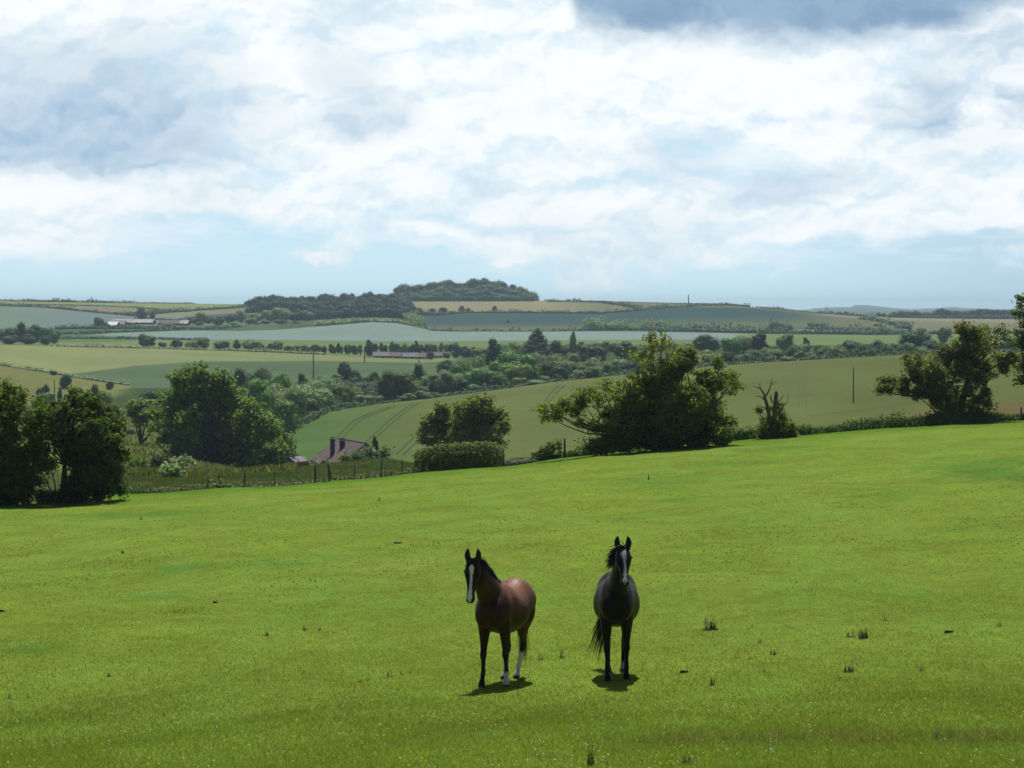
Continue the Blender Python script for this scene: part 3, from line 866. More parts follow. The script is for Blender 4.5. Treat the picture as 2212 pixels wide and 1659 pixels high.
#@@PART2
# ------------------------------------------------------------------ near trees and hedges along the pasture edge
near_tree('hawthorn_tree', 129, [
    (1407, 729, 9, .5), (1429, 744, 22, .6), (1413, 757, 20, .6), (1442, 768, 28, .7), (1463, 776, 26, .7), (1490, 765, 22, .9), (1373, 778, 22, .35), (1388, 768, 14, .35), (1399, 794, 30, .6), (1453, 806, 34, .9),
    (1479, 786, 24), (1522, 814, 30), (1549, 790, 9, .4), (1549, 777, 5, .4), (1543, 826, 30), (1573, 837, 16, .8), (1584, 815, 9, .35), (1592, 833, 6, .5), (1566, 812, 9, .4), (1413, 835, 42), (1453, 846, 46), (1501, 859, 46),
    (1533, 867, 36), (1367, 826, 28, .7), (1335, 846, 30, .8), (1362, 867, 38), (1303, 832, 16, .6), (1293, 848, 26, .8), (1266, 845, 18, .7), (1255, 867, 22), (1221, 878, 20, .9), (1194, 877, 18, .8), (1170, 882, 9, .5),
    (1207, 896, 14), (1183, 899, 7, .7), (1239, 888, 16, .9), (1266, 918, 14, .6), (1282, 926, 12, .6), (1250, 911, 6, .6), (1322, 894, 32, .9), (1319, 926, 34, .9), (1359, 912, 44, 1.2), (1399, 899, 50, 1.3), (1399, 935, 45, 1.5),
    (1453, 899, 55, 1.4), (1453, 939, 46, 1.6), (1501, 899, 50, 1.3), (1506, 934, 44, 1.5), (1538, 915, 40, 1.3), (1557, 942, 28, 1.2), (1573, 912, 18), (1277, 966, 20, .9), (1303, 962, 26, 1.2), (1346, 955, 28, 1.5)],
    (1450, 968), L_HAW, 'broad spreading hawthorn tree with a long drooping limb reaching left, at the pasture edge', 'tree', stems=[(1450, 925), (1400, 930), (1495, 930), (1335, 935)], per=42, leaf=.080, cs=.38, dens=1.15, trunk_r=.11)
near_tree('hawthorn_tree', 147, [
    (2070, 705, 8, .5), (2081, 715, 20, .8), (2102, 721, 22, .8), (2129, 734, 26, .6), (2163, 710, 12, .4), (2169, 732, 18, .6), (2145, 759, 26, .7), (2097, 745, 32, .9), (2075, 761, 30), (2049, 772, 26), (2038, 758, 12, .6), (2017, 774, 17, .7),
    (1982, 769, 10, .4), (1961, 771, 9, .4), (1958, 790, 12, .5), (1982, 790, 24, .7), (2009, 801, 30, .9), (1982, 815, 25), (1955, 822, 14), (1929, 825, 14), (1910, 822, 8), (1901, 841, 9), (1923, 841, 12), (1955, 844, 17),
    (1977, 852, 13), (1995, 841, 26), (2017, 852, 24), (2017, 827, 31), (2038, 847, 28), (2129, 795, 20, .8), (2163, 785, 19, .8), (2182, 774, 20, .8), (2171, 799, 11), (2107, 779, 25, .9), (2123, 825, 12, .8), (2129, 847, 15),
    (2115, 863, 17), (2134, 873, 10), (2107, 887, 18), (2075, 873, 25), (2049, 879, 20), (2062, 820, 18, .5), (2085, 800, 26, .9), (2112, 812, 20, .8), (2140, 812, 13, .7), (2024, 872, 15, .8), (2088, 842, 22, .8), (2060, 790, 24, .8)],
    (2062, 905), L_HAW, 'open windswept hawthorn tree with several visible upright stems, right of the lone pole', 'tree', stems=[(2068, 862), (2088, 820), (2048, 850), (2095, 790)], per=42, leaf=.084, cs=.38, trunk_r=.15, dens=1.2)
near_tree('hawthorn_tree', 152, [
    (2203, 648, 8, .6), (2210, 660, 14, .7), (2200, 678, 9, .6), (2225, 690, 30), (2201, 718, 14, .8), (2225, 740, 36), (2204, 752, 22, .9), (2230, 790, 36), (2203, 795, 16, .8), (2250, 700, 40), (2270, 750, 50), (2270, 800, 45), (2212, 820, 14), (2260, 660, 30), (2300, 770, 45)],
    (2270, 895), L_ELD, 'tall leafy tree cut off by the right edge of the photo', 'tree', per=36, leaf=.095, cs=.42)
near_tree('hawthorn_tree', 106, [
    (16, 830, 10, .6), (11, 846, 22, .7), (40, 852, 18, .6), (0, 868, 36), (35, 877, 32), (16, 907, 44), (-40, 880, 40), (0, 940, 48), (27, 947, 44), (-60, 930, 50), (16, 987, 44, 1.3), (36, 1016, 40, 1.3), (0, 1027, 42, 1.3), (-50, 1000, 50), (36, 1053, 30, 1.3), (-6, 1062, 34, 1.4), (60, 905, 22, .8), (64, 1056, 20, 1.3), (62, 930, 28, 1.2), (84, 898, 22, 1.0), (86, 942, 24, 1.1), (84, 985, 20, 1.1), (60, 985, 28, 1.2), (62, 1025, 24, 1.1), (48, 1075, 16, 1.2), (15, 1080, 22, 1.3)],
    (5, 1075), L_ELD, 'dark thicket-like tree cut off by the left edge of the photo', 'tree', per=40, leaf=.080, cs=.36, dens=1.0)
near_tree('hawthorn_tree', 108, [
    (91, 875, 20, .8), (117, 883, 25), (144, 866, 22, .6), (163, 843, 6, .5), (161, 856, 10, .6), (181, 861, 22, .9), (208, 869, 22), (224, 891, 25), (165, 886, 34), (133, 907, 40), (192, 907, 42), (240, 917, 28), (259, 925, 13, .8), (251, 941, 20),
    (219, 939, 44, 1.2), (165, 945, 45, 1.2), (120, 945, 38, 1.2), (80, 925, 32), (187, 982, 46, 1.4), (233, 971, 36, 1.3), (233, 1006, 34, 1.3), (208, 1022, 36, 1.5), (171, 1005, 34, 1.4), (88, 975, 30, 1.2), (82, 1008, 20, 1.0),
    (187, 1047, 28, 1.6), (225, 1049, 26, 1.6), (262, 1060, 13, 1.2), (156, 1038, 18, 1.3), (150, 1062, 20, 1.5), (246, 1034, 20, 1.3), (115, 1068, 14, 1), (262, 985, 16, 1.1), (258, 1015, 14, 1.1), (212, 1068, 18, 1.3), (180, 1072, 16, 1.2), (92, 1066, 18, 1.1), (86, 998, 20, 1.2), (112, 1004, 15, 1.1), (102, 1074, 16, 1.3), (76, 1040, 14, 1.2), (96, 930, 24, 1.1)],
    (130, 1072), L_ELD, 'dense dark rounded tree with leaning trunk and a sunlit gap under it', 'tree', stems=[(118, 1010), (140, 1000), (200, 1020)], per=40, leaf=.080, cs=.36, dens=1.0)
near_tree('dead_tree', 136, [
    (1650, 909, 11, .8), (1655, 925, 14), (1687, 897, 12, .7), (1697, 912, 14, .8), (1672, 925, 20), (1690, 932, 18), (1706, 922, 10, .8), (1650, 940, 14), (1708, 940, 14), (1684, 876, 8, .35), (1666, 880, 7, .3), (1640, 885, 5, .4), (1712, 932, 8)],
    (1675, 948), L_HAW, 'half dead stumpy tree with bare antler-like branches above leafy shoots', 'tree', stems=[(1674, 905)], per=40, leaf=.085, cs=.3, trunk_r=.12)
tree = [o for o in COL.objects if o.name.startswith('dead_tree')][0]
db = MB(); dd = 136
Q = lambda *pts: [P(x, y, dd - .15) for x, y in pts]
for pts, r0, r1 in ((((1672, 945), (1673, 900), (1676, 860), (1677, 845)), .19, .11), (((1668, 945), (1662, 900), (1655, 868), (1650, 850)), .15, .07), (((1650, 850), (1643, 840), (1636, 837), (1629, 835)), .06, .02),
                    (((1652, 858), (1660, 846), (1665, 832), (1667, 820)), .06, .02), (((1655, 868), (1646, 858), (1638, 855), (1631, 856)), .05, .015), (((1643, 840), (1641, 832), (1642, 824)), .035, .012), (((1665, 832), (1672, 826), (1680, 825)), .025, .01),
                    (((1662, 890), (1650, 880), (1642, 876)), .05, .015), (((1674, 880), (1686, 862), (1694, 852)), .05, .012), (((1676, 900), (1690, 880), (1700, 868), (1703, 850)), .045, .012), (((1668, 870), (1664, 856), (1669, 850)), .05, .02), (((1650, 905), (1638, 893), (1630, 890)), .04, .012)):
    db.tube(Q(*pts), np.linspace(r0, r1, len(pts)), 6)
bb = db.link('branches', DEADW, tree, True); bb.location = -tree.location

near_tree('lime_tree', 300, [
    (387, 824, 28), (410, 812, 26), (440, 812, 26), (470, 824, 30), (372, 868, 40), (430, 860, 60), (490, 868, 46), (540, 900, 44), (583, 926, 36), (612, 960, 24), (400, 925, 55), (460, 945, 65), (530, 955, 56), (590, 985, 36),
    (398, 975, 42), (455, 995, 46), (535, 1000, 46), (600, 1012, 24), (332, 888, 13, .8), (346, 905, 18, .8), (330, 925, 12, .6), (366, 905, 26), (365, 945, 20), (330, 1000, 10), (385, 1000, 26)],
    (470, 1015), L_LIME, 'large spreading bright green tree in the valley left of the cottage', 'tree', per=40, leaf=.23, cs=.9, dens=1.1, trunk_r=.5)
near_tree('broadleaf_tree', 245, [
    (935, 912, 26), (955, 892, 22), (962, 925, 34), (930, 942, 25), (950, 950, 26), (918, 925, 12)], (945, 975), L_HAW, 'rusty-tinged round tree behind the clipped hedge, joined to a greener one', 'tree', per=40, leaf=.17, cs=.62, dens=1.3, trunk_r=.3)
near_tree('broadleaf_tree', 240, [
    (1000, 890, 26), (1040, 882, 28), (1070, 902, 24), (1085, 925, 16), (1030, 920, 44), (1000, 940, 38), (1060, 943, 28), (1022, 880, 22), (1090, 915, 9)], (1030, 975), L_LIME, 'fuller green round tree behind the clipped hedge, casting dark shade', 'tree', per=40, leaf=.17, cs=.62, dens=1.3, trunk_r=.3)
near_tree('small_tree', 330, [(305, 880, 24), (285, 890, 16), (328, 890, 18), (305, 900, 22), (345, 898, 12)], (303, 942), L_LIME, 'small round-crowned tree with bare trunk standing in the valley meadow', 'tree', per=30, leaf=.25, cs=.7, dens=1.2, trunk_r=.35)

def ex(x): return float(np.interp(x, XG, SD[SN['edge']]))
def eh(name, x0, x1, hs, mat, label, off=0.6, n=6, **kw):
    xs = np.linspace(x0, x1, n)
    return hedge(name, [(x, ex(x) + off) for x in xs], np.interp(np.linspace(0, 1, n), np.linspace(0, 1, len(hs)), hs), mat, label, **kw)
eh('clipped_hedge', 909, 1090, [46, 53, 54, 53, 44], L_HEDGE, 'squared-off clipped hedge in front of the two round trees', .9, 8, depth=1.7, leaf=.075, per=420, step=.4, ragged=.10, boxy=True)
eh('hedge_bank', 1560, 1790, [28, 30, 26, 14], L_ELD, 'low scrubby hedge between the broad hawthorn and the half dead tree', .4, 8, depth=1.1, leaf=.07, per=150, ragged=.6)
eh('hedge_bank', 1728, 2000, [8, 12, 20, 30, 26, 34], L_ELD, 'low hedge running along the pasture edge left of the windswept hawthorn', .4, 10, depth=1.1, leaf=.07, per=170, ragged=.6)
eh('hedge_bank', 2000, 2320, [34, 40, 30, 12, 10, 10], L_ELD, 'thick dark hedge foot beneath the windswept hawthorn', .4, 10, depth=1.2, leaf=.07, per=170, ragged=.5)
eh('shrub', 1164, 1212, [14, 38, 16], L_ELD, 'small pointed dark shrub left of the lone fence post', .6, 6, depth=1.0, leaf=.07, per=400, ragged=.4, cat='shrub')
eh('bramble_patch', 1210, 1330, [12, 14, 26, 30], L_ELD, 'brambles under the long drooping hawthorn limb', .5, 8, depth=1.0, leaf=.07, per=150, ragged=.7, cat='brambles')
eh('weed_bank', 836, 912, [8, 10, 14], L_NETTLE, 'pale tall weeds between the fence end and the clipped hedge', .3, 6, depth=1.3, leaf=.06, per=110, ragged=.9, cat='weeds')
eh('weed_bank', 1090, 1168, [18, 10, 12], L_NETTLE, 'pale weeds and fallen twigs right of the clipped hedge', .5, 6, depth=1.3, leaf=.06, per=80, ragged=.9, cat='weeds')
eh('weed_bank', 276, 470, [22, 12, 9, 8, 9], L_NETTLE, 'nettles and docks along the pasture edge beside the dense dark tree', .5, 10, depth=1.6, leaf=.06, per=90, ragged=1.0, cat='weeds')
eh('weed_bank', 500, 835, [10, 8, 9, 7, 9], L_NETTLE, 'patchy pale weeds growing along the foot of the wire fence', .6, 12, depth=1.6, leaf=.06, per=60, ragged=1.0, cat='weeds')
eh('shrub', 449, 482, [8, 18, 8], L_OAK, 'small rounded weed shrub at the leftmost fence post', .4, 5, depth=.8, leaf=.06, per=160, ragged=.3, cat='shrub')
# fallen twigs beside the shrub
fb = MB()
for i in range(9):
    x0 = 1100 + i * 7; a = P(x0, 996 - random.random() * 4, 131); bq = P(x0 + 25 + random.random() * 20, 985 + random.random() * 10, 131.5)
    fb.tube([a, ((a[0] + bq[0]) / 2, a[1] + .2, (a[2] + bq[2]) / 2 + .08), bq], [.03, .022, .008], 4)
tag(fb.link('fallen_branches', DEADW), 'grey fallen branches lying right of the clipped hedge', 'branches')

# rough vegetation behind the fence (uncountable)
def scatter_tufts(name, polyfn, n, hgt, wid, mat, label, cat, cols=None):
    xs, ds = polyfn(n)
    X = (xs - CX) / F * ds; Z = gz(X, ds)
    m = len(X); a = rng.uniform(0, 2 * math.pi, m); hh = hgt * rng.uniform(.4, 1.3, m); ww = wid * rng.uniform(.6, 1.3, m)
    lean = rng.normal(0, .35, (m, 2)) * hh[:, None]
    A = np.stack([X - np.cos(a) * ww, ds - np.sin(a) * ww, Z - .02], -1); B = np.stack([X + np.cos(a) * ww, ds + np.sin(a) * ww, Z - .02], -1)
    T_ = np.stack([X + lean[:, 0], ds + lean[:, 1], Z + hh], -1)
    V_ = np.stack([A, B, T_], 1).reshape(-1, 3)
    c = None
    if cols is not None: c = np.repeat(cols(xs, ds, X), 3, axis=0)
    me = np_mesh(name, V_, None, np.arange(3 * m).reshape(m, 3), False, c, [mat])
    return tag(link(name, me), label, cat, kind='stuff')
m_, gg, out = material('grass_blades')
ac = gg.node('ShaderNodeAttribute', attribute_name='Col').outputs['Color']
isl = gg.node('ShaderNodeNewGeometry').outputs['Random Per Island']
cc_ = gg.mix(1.0, ac, gg.mix(isl, (0.6, 0.65, .6), (1.4, 1.35, 1.3)), 'MULTIPLY')
p_ = principled(gg, None, cc_, 0.7, 0.08); t_ = gg.node('ShaderNodeBsdfTranslucent'); gg.put(t_.inputs[0], gg.mix(1.0, cc_, (1.5, 1.5, .8), 'MULTIPLY'))
ms_ = gg.node('ShaderNodeMixShader'); ms_.inputs[0].default_value = .4
gg.nt.links.new(p_.outputs[0], ms_.inputs[1]); gg.nt.links.new(t_.outputs[0], ms_.inputs[2]); gg.nt.links.new(ms_.outputs[0], out.inputs[0])
BLADE = m_
def edge_zone(n):
    xs = rng.uniform(262, 905, n); return xs, np.array([ex(x) for x in xs]) + rng.uniform(0.2, 34, n)
def ecol(xs, ds, X):
    r = rng.random((len(xs), 1)); k = (np.sin(X * .9 + ds * .4) * .5 + .5)[:, None]
    return np.array([.065, .115, .032]) * (1 - k * .4) + np.array([.085, .08, .035]) * k * .6 + r * .02
scatter_tufts('rough_grass', edge_zone, 34000, .16, .022, BLADE, 'long brownish grass and weeds behind the wire fence', 'rough grass', ecol)
def meadow_zone(n):
    xs = rng.uniform(250, 640, n); return xs, rng.uniform(150, 430, n)
scatter_tufts('meadow_scrub', meadow_zone, 16000, .45, .12, BLADE, 'tangled meadow growth on the valley floor', 'meadow growth', lambda xs, ds, X: np.array([.09, .13, .04]) + (np.sin(X * .25 + ds * .11)[:, None] * .5 + .5) * np.array([.06, .03, .03]))
def leafy_bush(name, x, yt, wp, d, mat, label, cat='bush', leaf=.15):
    yb = proj(*at(x, d))[1]; h = max(yb - yt, 8); r = wp / 2; bl = []
    n = max(3, int(wp / h * 2.2) + 1)
    for i in range(n):
        q = (i / (n - 1) - .5) * 2; rr = r * .52 * random.uniform(.85, 1.1)
        for lv in (.25, .6): bl.append((x + q * (r - rr) * 1.1, yb - h * lv * (1 - .25 * q * q), min(rr, h * .42), 1.1))
    bl.append((x, yt + min(r * .6, h * .45), min(r * .6, h * .45), 1.1))
    return near_tree(name, d, bl, (x, yb), mat, label, cat, leaf=leaf, cs=leaf * 3.6, per=30, limb=False, dens=1.0)
for i, (x, yt, wp, d, k_, m__, lb) in enumerate([(345, 975, 50, 200, 'bush', L_OAK, 'leafy green bush in the meadow beneath the large spreading tree'), (300, 990, 46, 205, 'bush', L_HAW, 'yellow-brown gorse-like bush right of the dense dark tree'),
        (390, 985, 60, 215, 'bush', L_OAK, 'dark bush at the foot of the large spreading tree'), (280, 925, 30, 360, 'bush', L_PALE, 'pale small bush left of the small round-crowned tree'), (262, 880, 36, 410, 'bush', L_OAK, 'grey-green bush seen above the dense dark tree'),
        (226, 838, 42, 520, 'round', L_PALE, 'pale silvery tree above the dense dark tree'), (205, 822, 24, 600, 'bush', L_DARK, 'dark bush at the lower end of the scrubby track'), (325, 838, 70, 470, 'round', L_DARK, 'dark tall tree behind the left shoulder of the large spreading tree'),
        (290, 858, 48, 440, 'round', L_OAK, 'mid green round tree above the small round-crowned tree'), (240, 868, 34, 460, 'bush', L_OAK, 'olive bush left of the mid green round tree'),
        (370, 1005, 26, 150, 'bush', L_PALE, 'pale elder bush on the rough ground behind the wire fence')]):
    if d < 230: leafy_bush('bush', x, yt, wp, d, m__, lb); continue
    far_tree('bush' if k_ == 'bush' else 'broadleaf_tree', x, yt, wp, d, k_, m__, lb, 'bush' if k_ == 'bush' else 'tree', parts=(k_ != 'bush'))

# ------------------------------------------------------------------ fences
def post(mb, x, y0, ytop, d, r=.055, lean=0.0):
    g0 = at(x, d); zt = P(x, ytop, d)[2]
    h = zt - g0.z
    mb.tube([(g0.x, d, g0.z - .15), (g0.x + lean * .5, d, g0.z + h * .5), (g0.x + lean, d, zt)], [r * 1.05, r, r * .95], 8)
    return g0.x + lean, zt
fr = empty('wire_fence', at(713, ex(713) + .3))
tag(fr, 'old post and wire fence with leaning wooden posts in front of the cottage', 'fence')
tops = []
for x, yt, ln, r in ((448, 1030, 0, .05), (475, 1022, -.08, .07), (527, 1019, .03, .06), (592, 1018, 0, .04), (680, 1003, 0, .075), (713, 1001, -.12, .10), (766, 1002, 0, .04), (823, 991, .02, .055), (868, 993, 0, .045)):
    mb = MB(); d = ex(x) + .3; r *= .8; tx, zt = post(mb, x, 0, yt, d, r, ln); tops.append((tx, d, zt))
    o = mb.link('post', POSTW, fr, True); o.location = -fr.location
for lv in (.05, .38, .7):
    mb = MB()
    for a, bq in zip(tops[:-1], tops[1:]):
        a = np.array(a) - (0, 0.06, lv); bq = np.array(bq) - (0, .06, lv)
        mb.tube([a, (a + bq) / 2 - (0, 0, .03), bq], .007, 4)
    o = mb.link('wire', WIRE, fr); o.location = -fr.location
for x, yt, lb in ((1220, 947, 'lone dark fence post left of the broad hawthorn'), (2207, 880, 'dark gate post at the right edge of the photo')):
    mb = MB(); d = ex(x) + .2; post(mb, x, 0, yt, d, .065)
    o = mb.link('fence_post', POSTW, smooth=True, loc=at(x, d)); tag(o, lb, 'post')

# ------------------------------------------------------------------ poles
def pole(name, x, ytop, d, label, r=.14, arm=True, cat='pole', ybase=None):
    g0 = at(x, d); zt = P(x, ytop, d)[2]
    o = empty(name, g0)
    mb = MB(); mb.tube([(0, 0, -.3), (0, 0, (zt - g0.z) * .5), (0, 0, zt - g0.z)], [r * 1.15, r, r * .85], 8); mb.link('shaft', POSTW, o, True)
    if arm:
        mb = MB(); mb.box((0, -.12, zt - g0.z - .35), (1.3, .12, .12)); mb.link('crossarm', POSTW, o)
        for s in (-.5, 0, .5):
            mb = MB(); mb.tube([(s, -.12, zt - g0.z - .3), (s, -.12, zt - g0.z - .08)], [.05, .04], 6); mb.link('insulator', WIRE, o)
    return tag(o, label, cat)
pole('telegraph_pole', 1844, 793, 420, 'tall dark wooden pole standing alone in the crop field', .12, arm=False)
pole('telegraph_pole', 677, 762, 800, 'wooden pole at the edge of the dark green crop below the tree row', .22, arm=False)
pole('telegraph_pole', 787.5, 762, 850, 'wooden pole in front of the dark conical tree by the bungalows', .2, arm=False)
pole('telegraph_pole', 905, 775, 850, 'faint wooden pole below the bungalow roofs', .18, arm=False)
pole('telegraph_pole', 117, 820, 640, 'faint thin pole on the slope below the scrubby track', .14, arm=False)
pole('utility_pole', 1487, 637, 1990, 'thin utility pole on the skyline of the shaded hill', .45)
pole('utility_pole', 1205, 645, 2080, 'faint short pole on the skyline near the hilltop wood', .35)
pole('utility_pole', 1783, 664, 2250, 'left one of two faint poles beside the distant blue ridge', .3)
pole('utility_pole', 1788, 662, 2240, 'right one of two faint poles beside the distant blue ridge', .3)

# ------------------------------------------------------------------ buildings
def gable(o, c, size, ridge_h, rot, wall, roof, over=.3, wname='wall', rname='roof', ridge=True):
    """House block centred at c (ground), size (length, width, eaves height)."""
    L, W, E = size
    R = Matrix.Rotation(rot, 3, 'Z')
    def tr(ps): return [tuple(R @ Vector(p) + Vector(c)) for p in ps]
    mb = MB()
    v = tr([(-L/2, -W/2, -1), (L/2, -W/2, -1), (L/2, W/2, -1), (-L/2, W/2, -1), (-L/2, -W/2, E), (L/2, -W/2, E), (L/2, W/2, E), (-L/2, W/2, E), (-L/2, 0, E + ridge_h - .06), (L/2, 0, E + ridge_h - .06)])
    mb.addq(v, [(0, 1, 5, 4), (2, 3, 7, 6), (1, 2, 6, 5), (3, 0, 4, 7)], [(5, 6, 9), (7, 4, 8)])
    w_ = mb.link(wname, wall, o)
    mb = MB(); t = .18; k = ridge_h / (W / 2); e = E - over * k
    for s in (-1, 1):
        a = tr([(-L/2 - over, s * (W/2 + over), e), (L/2 + over, s * (W/2 + over), e), (L/2 + over, 0, E + ridge_h), (-L/2 - over, 0, E + ridge_h),
                (-L/2 - over, s * (W/2 + over), e + t), (L/2 + over, s * (W/2 + over), e + t), (L/2 + over, 0, E + ridge_h + t), (-L/2 - over, 0, E + ridge_h + t)])
        mb.addq(a, [(0, 1, 2, 3), (4, 5, 6, 7), (0, 1, 5, 4), (1, 2, 6, 5), (3, 0, 4, 7)])
    if ridge: mb.tube(tr([(-L/2 - over, 0, E + ridge_h + t), (L/2 + over, 0, E + ridge_h + t)]), .13, 6)
    r_ = mb.link(rname, roof, o)
    return w_, r_, tr

D0 = 325
u = D0 / F                                     # metres per survey px at the cottage
cb = at(745, D0)
ct = empty('cottage', cb)
tag(ct, 'low tiled cottage with two dark chimneys half hidden behind the wire fence', 'house')
zr = P(760, 954, D0)[2] - cb.z
# main range: ridge runs right; cross wing with a gable end towards the left
gable(ct, (1.05, 0, 0), (12.6, 8.6, zr - 3.0), 2.95, math.radians(-68), RENDER, ROOF)
gable(ct, (-6.3, -3.4, 0), (3.6, 4.2, zr - 4.4), 1.5, math.radians(-38), RENDER, ROOFG, rname='porch_roof', wname='porch_wall')
for (x, yt, wpx_, mat) in ((718, 949, 9.5, LEADW), (739, 952, 11, LEADW)):
    mb = MB(); top = P(x, yt, D0 - 1)[2] - cb.z; X = (x - CX) * u - cb.x
    mb.box((X, -.2, top - 1.4), (wpx_ * u, .7, 2.8)); mb.box((X, -.2, top - .12), (wpx_ * u * 1.2, .88, .2))
    ch = mb.link('chimney', mat, ct)
    mb = MB()
    for q in (-.18, .18): mb.tube([(X + q, -.2, top), (X + q, -.2, top + .38)], [.11, .09], 8)
    mb.link('chimney_pot', ROOFR, ch)
for (x, y, w_, h_2) in ((694, 1006, 1.0, .8), (716, 1007, 1.0, .8)):
    p = P(x, y, D0 - 6.0); mb = MB(); mb.box((p[0] - cb.x, p[1] - cb.y, p[2] - cb.z), (w_, .12, h_2)); fw = mb.link('window_frame', WHITEW, ct)
    mb = MB(); mb.box((p[0] - cb.x, p[1] - cb.y - .04, p[2] - cb.z), (w_ * .8, .12, h_2 * .8)); mb.link('pane', GLASS, fw)
sb = at(634, 300)
sh = empty('garden_shed', sb); tag(sh, 'small pale-roofed shed at the left of the cottage', 'shed')
gable(sh, (0, 0, 0), (2.4, 2.0, P(634, 996, 300)[2] - sb.z), .6, math.radians(60), BRICK, ROOFG)
far_tree('cypress_tree', 808, 943, 27, 312, 'tall', L_DARK, 'small dark cypress at the right end of the cottage roof')
for x, yt, wp, m__, lb in ((772, 971, 46, L_OAK, 'garden bush against the front of the cottage'), (800, 961, 46, L_OAK, 'round garden bush below the small dark cypress'), (745, 978, 34, L_HAW, 'orange-tinged shrub below the cottage chimneys'), (660, 992, 36, L_OAK, 'dark garden bush between shed and cottage'),
                           (830, 967, 40, L_OAK, 'small bush right of the garden bushes'), (906, 978, 30, L_OAK, 'leafy bush at the left end of the clipped hedge'), (700, 990, 26, L_PALE, 'pale shrub in front of the cottage wall')):
    leafy_bush('garden_bush', x, yt, wp, 309 if x < 850 else 200, m__, lb, leaf=.2 if x < 850 else .13)

# bungalows at the top of the hay field
for i, (x, w_, yr, rf, wl, rot, lb) in enumerate(((822, 32, 764, ROOFG, RENDER, 5, 'leftmost white-gabled bungalow beyond the hay field'), (852, 30, 767, ROOFR, RENDER, -4, 'reddish-roofed bungalow second from the left'), (884, 36, 767, ROOFG, RENDER, 3, 'grey-roofed bungalow in the middle of the row'),
                                  (912, 26, 768, ROOFR, RENDER, -8, 'small bungalow right of the grey-roofed one'), (945, 42, 765, ROOFR, RENDER, 4, 'long pale pink-roofed bungalow at the right end'))):
    d = 1012 + i * 3; b0 = at(x, d); o = empty('bungalow', b0); tag(o, lb, 'house', 'bungalows beyond the hay field')
    zt = P(x, yr, d)[2] - b0.z; zt = max(zt, 2.6)
    gable(o, (0, 0, 0), (w_ * d / F, 5.5, zt - 1.7), 1.7, math.radians(rot), wl, rf)
    for q in (-.25, .2):
        mb = MB(); mb.box((q * w_ * d / F, -2.8, .5), (1.1, .14, .8)); mb.link('window', GLASS, o)
# farm barns
for x, w_, yr, d, rf, lb in ((288, 92, 694.5, 1585, BARNR, 'long low barn with streaky pale roof on the left hillside'), (255, 34, 699, 1560, ROOFG, 'small grey-roofed barn at the left end of the farm'), (373, 56, 696, 1575, BARNW, 'dark-roofed farm building half behind bushes'),
                             (400, 16, 691, 1570, BARNR, 'small pink-gabled farm building at the right end of the farm'), (246, 20, 703, 1548, WHITEW, 'low white shed in front of the farm')):
    b0 = at(x, d); o = empty('barn', b0); tag(o, lb, 'barn', 'farm buildings on the left hillside')
    zt = max(P(x, yr, d)[2] - b0.z, 2.5)
    gable(o, (0, 0, 0), (w_ * d / F, 12, zt - 2.6 if zt > 3.6 else 1.2), 2.4, math.radians(-3), BARNW, rf)
b0 = at(1886, 2080); o = empty('white_house', b0); tag(o, 'tiny white house among the bushes at the far end of the right hill', 'house')
gable(o, (0, 0, 0), (5, 5, 3), 2.0, .3, WHITEW, ROOFG)

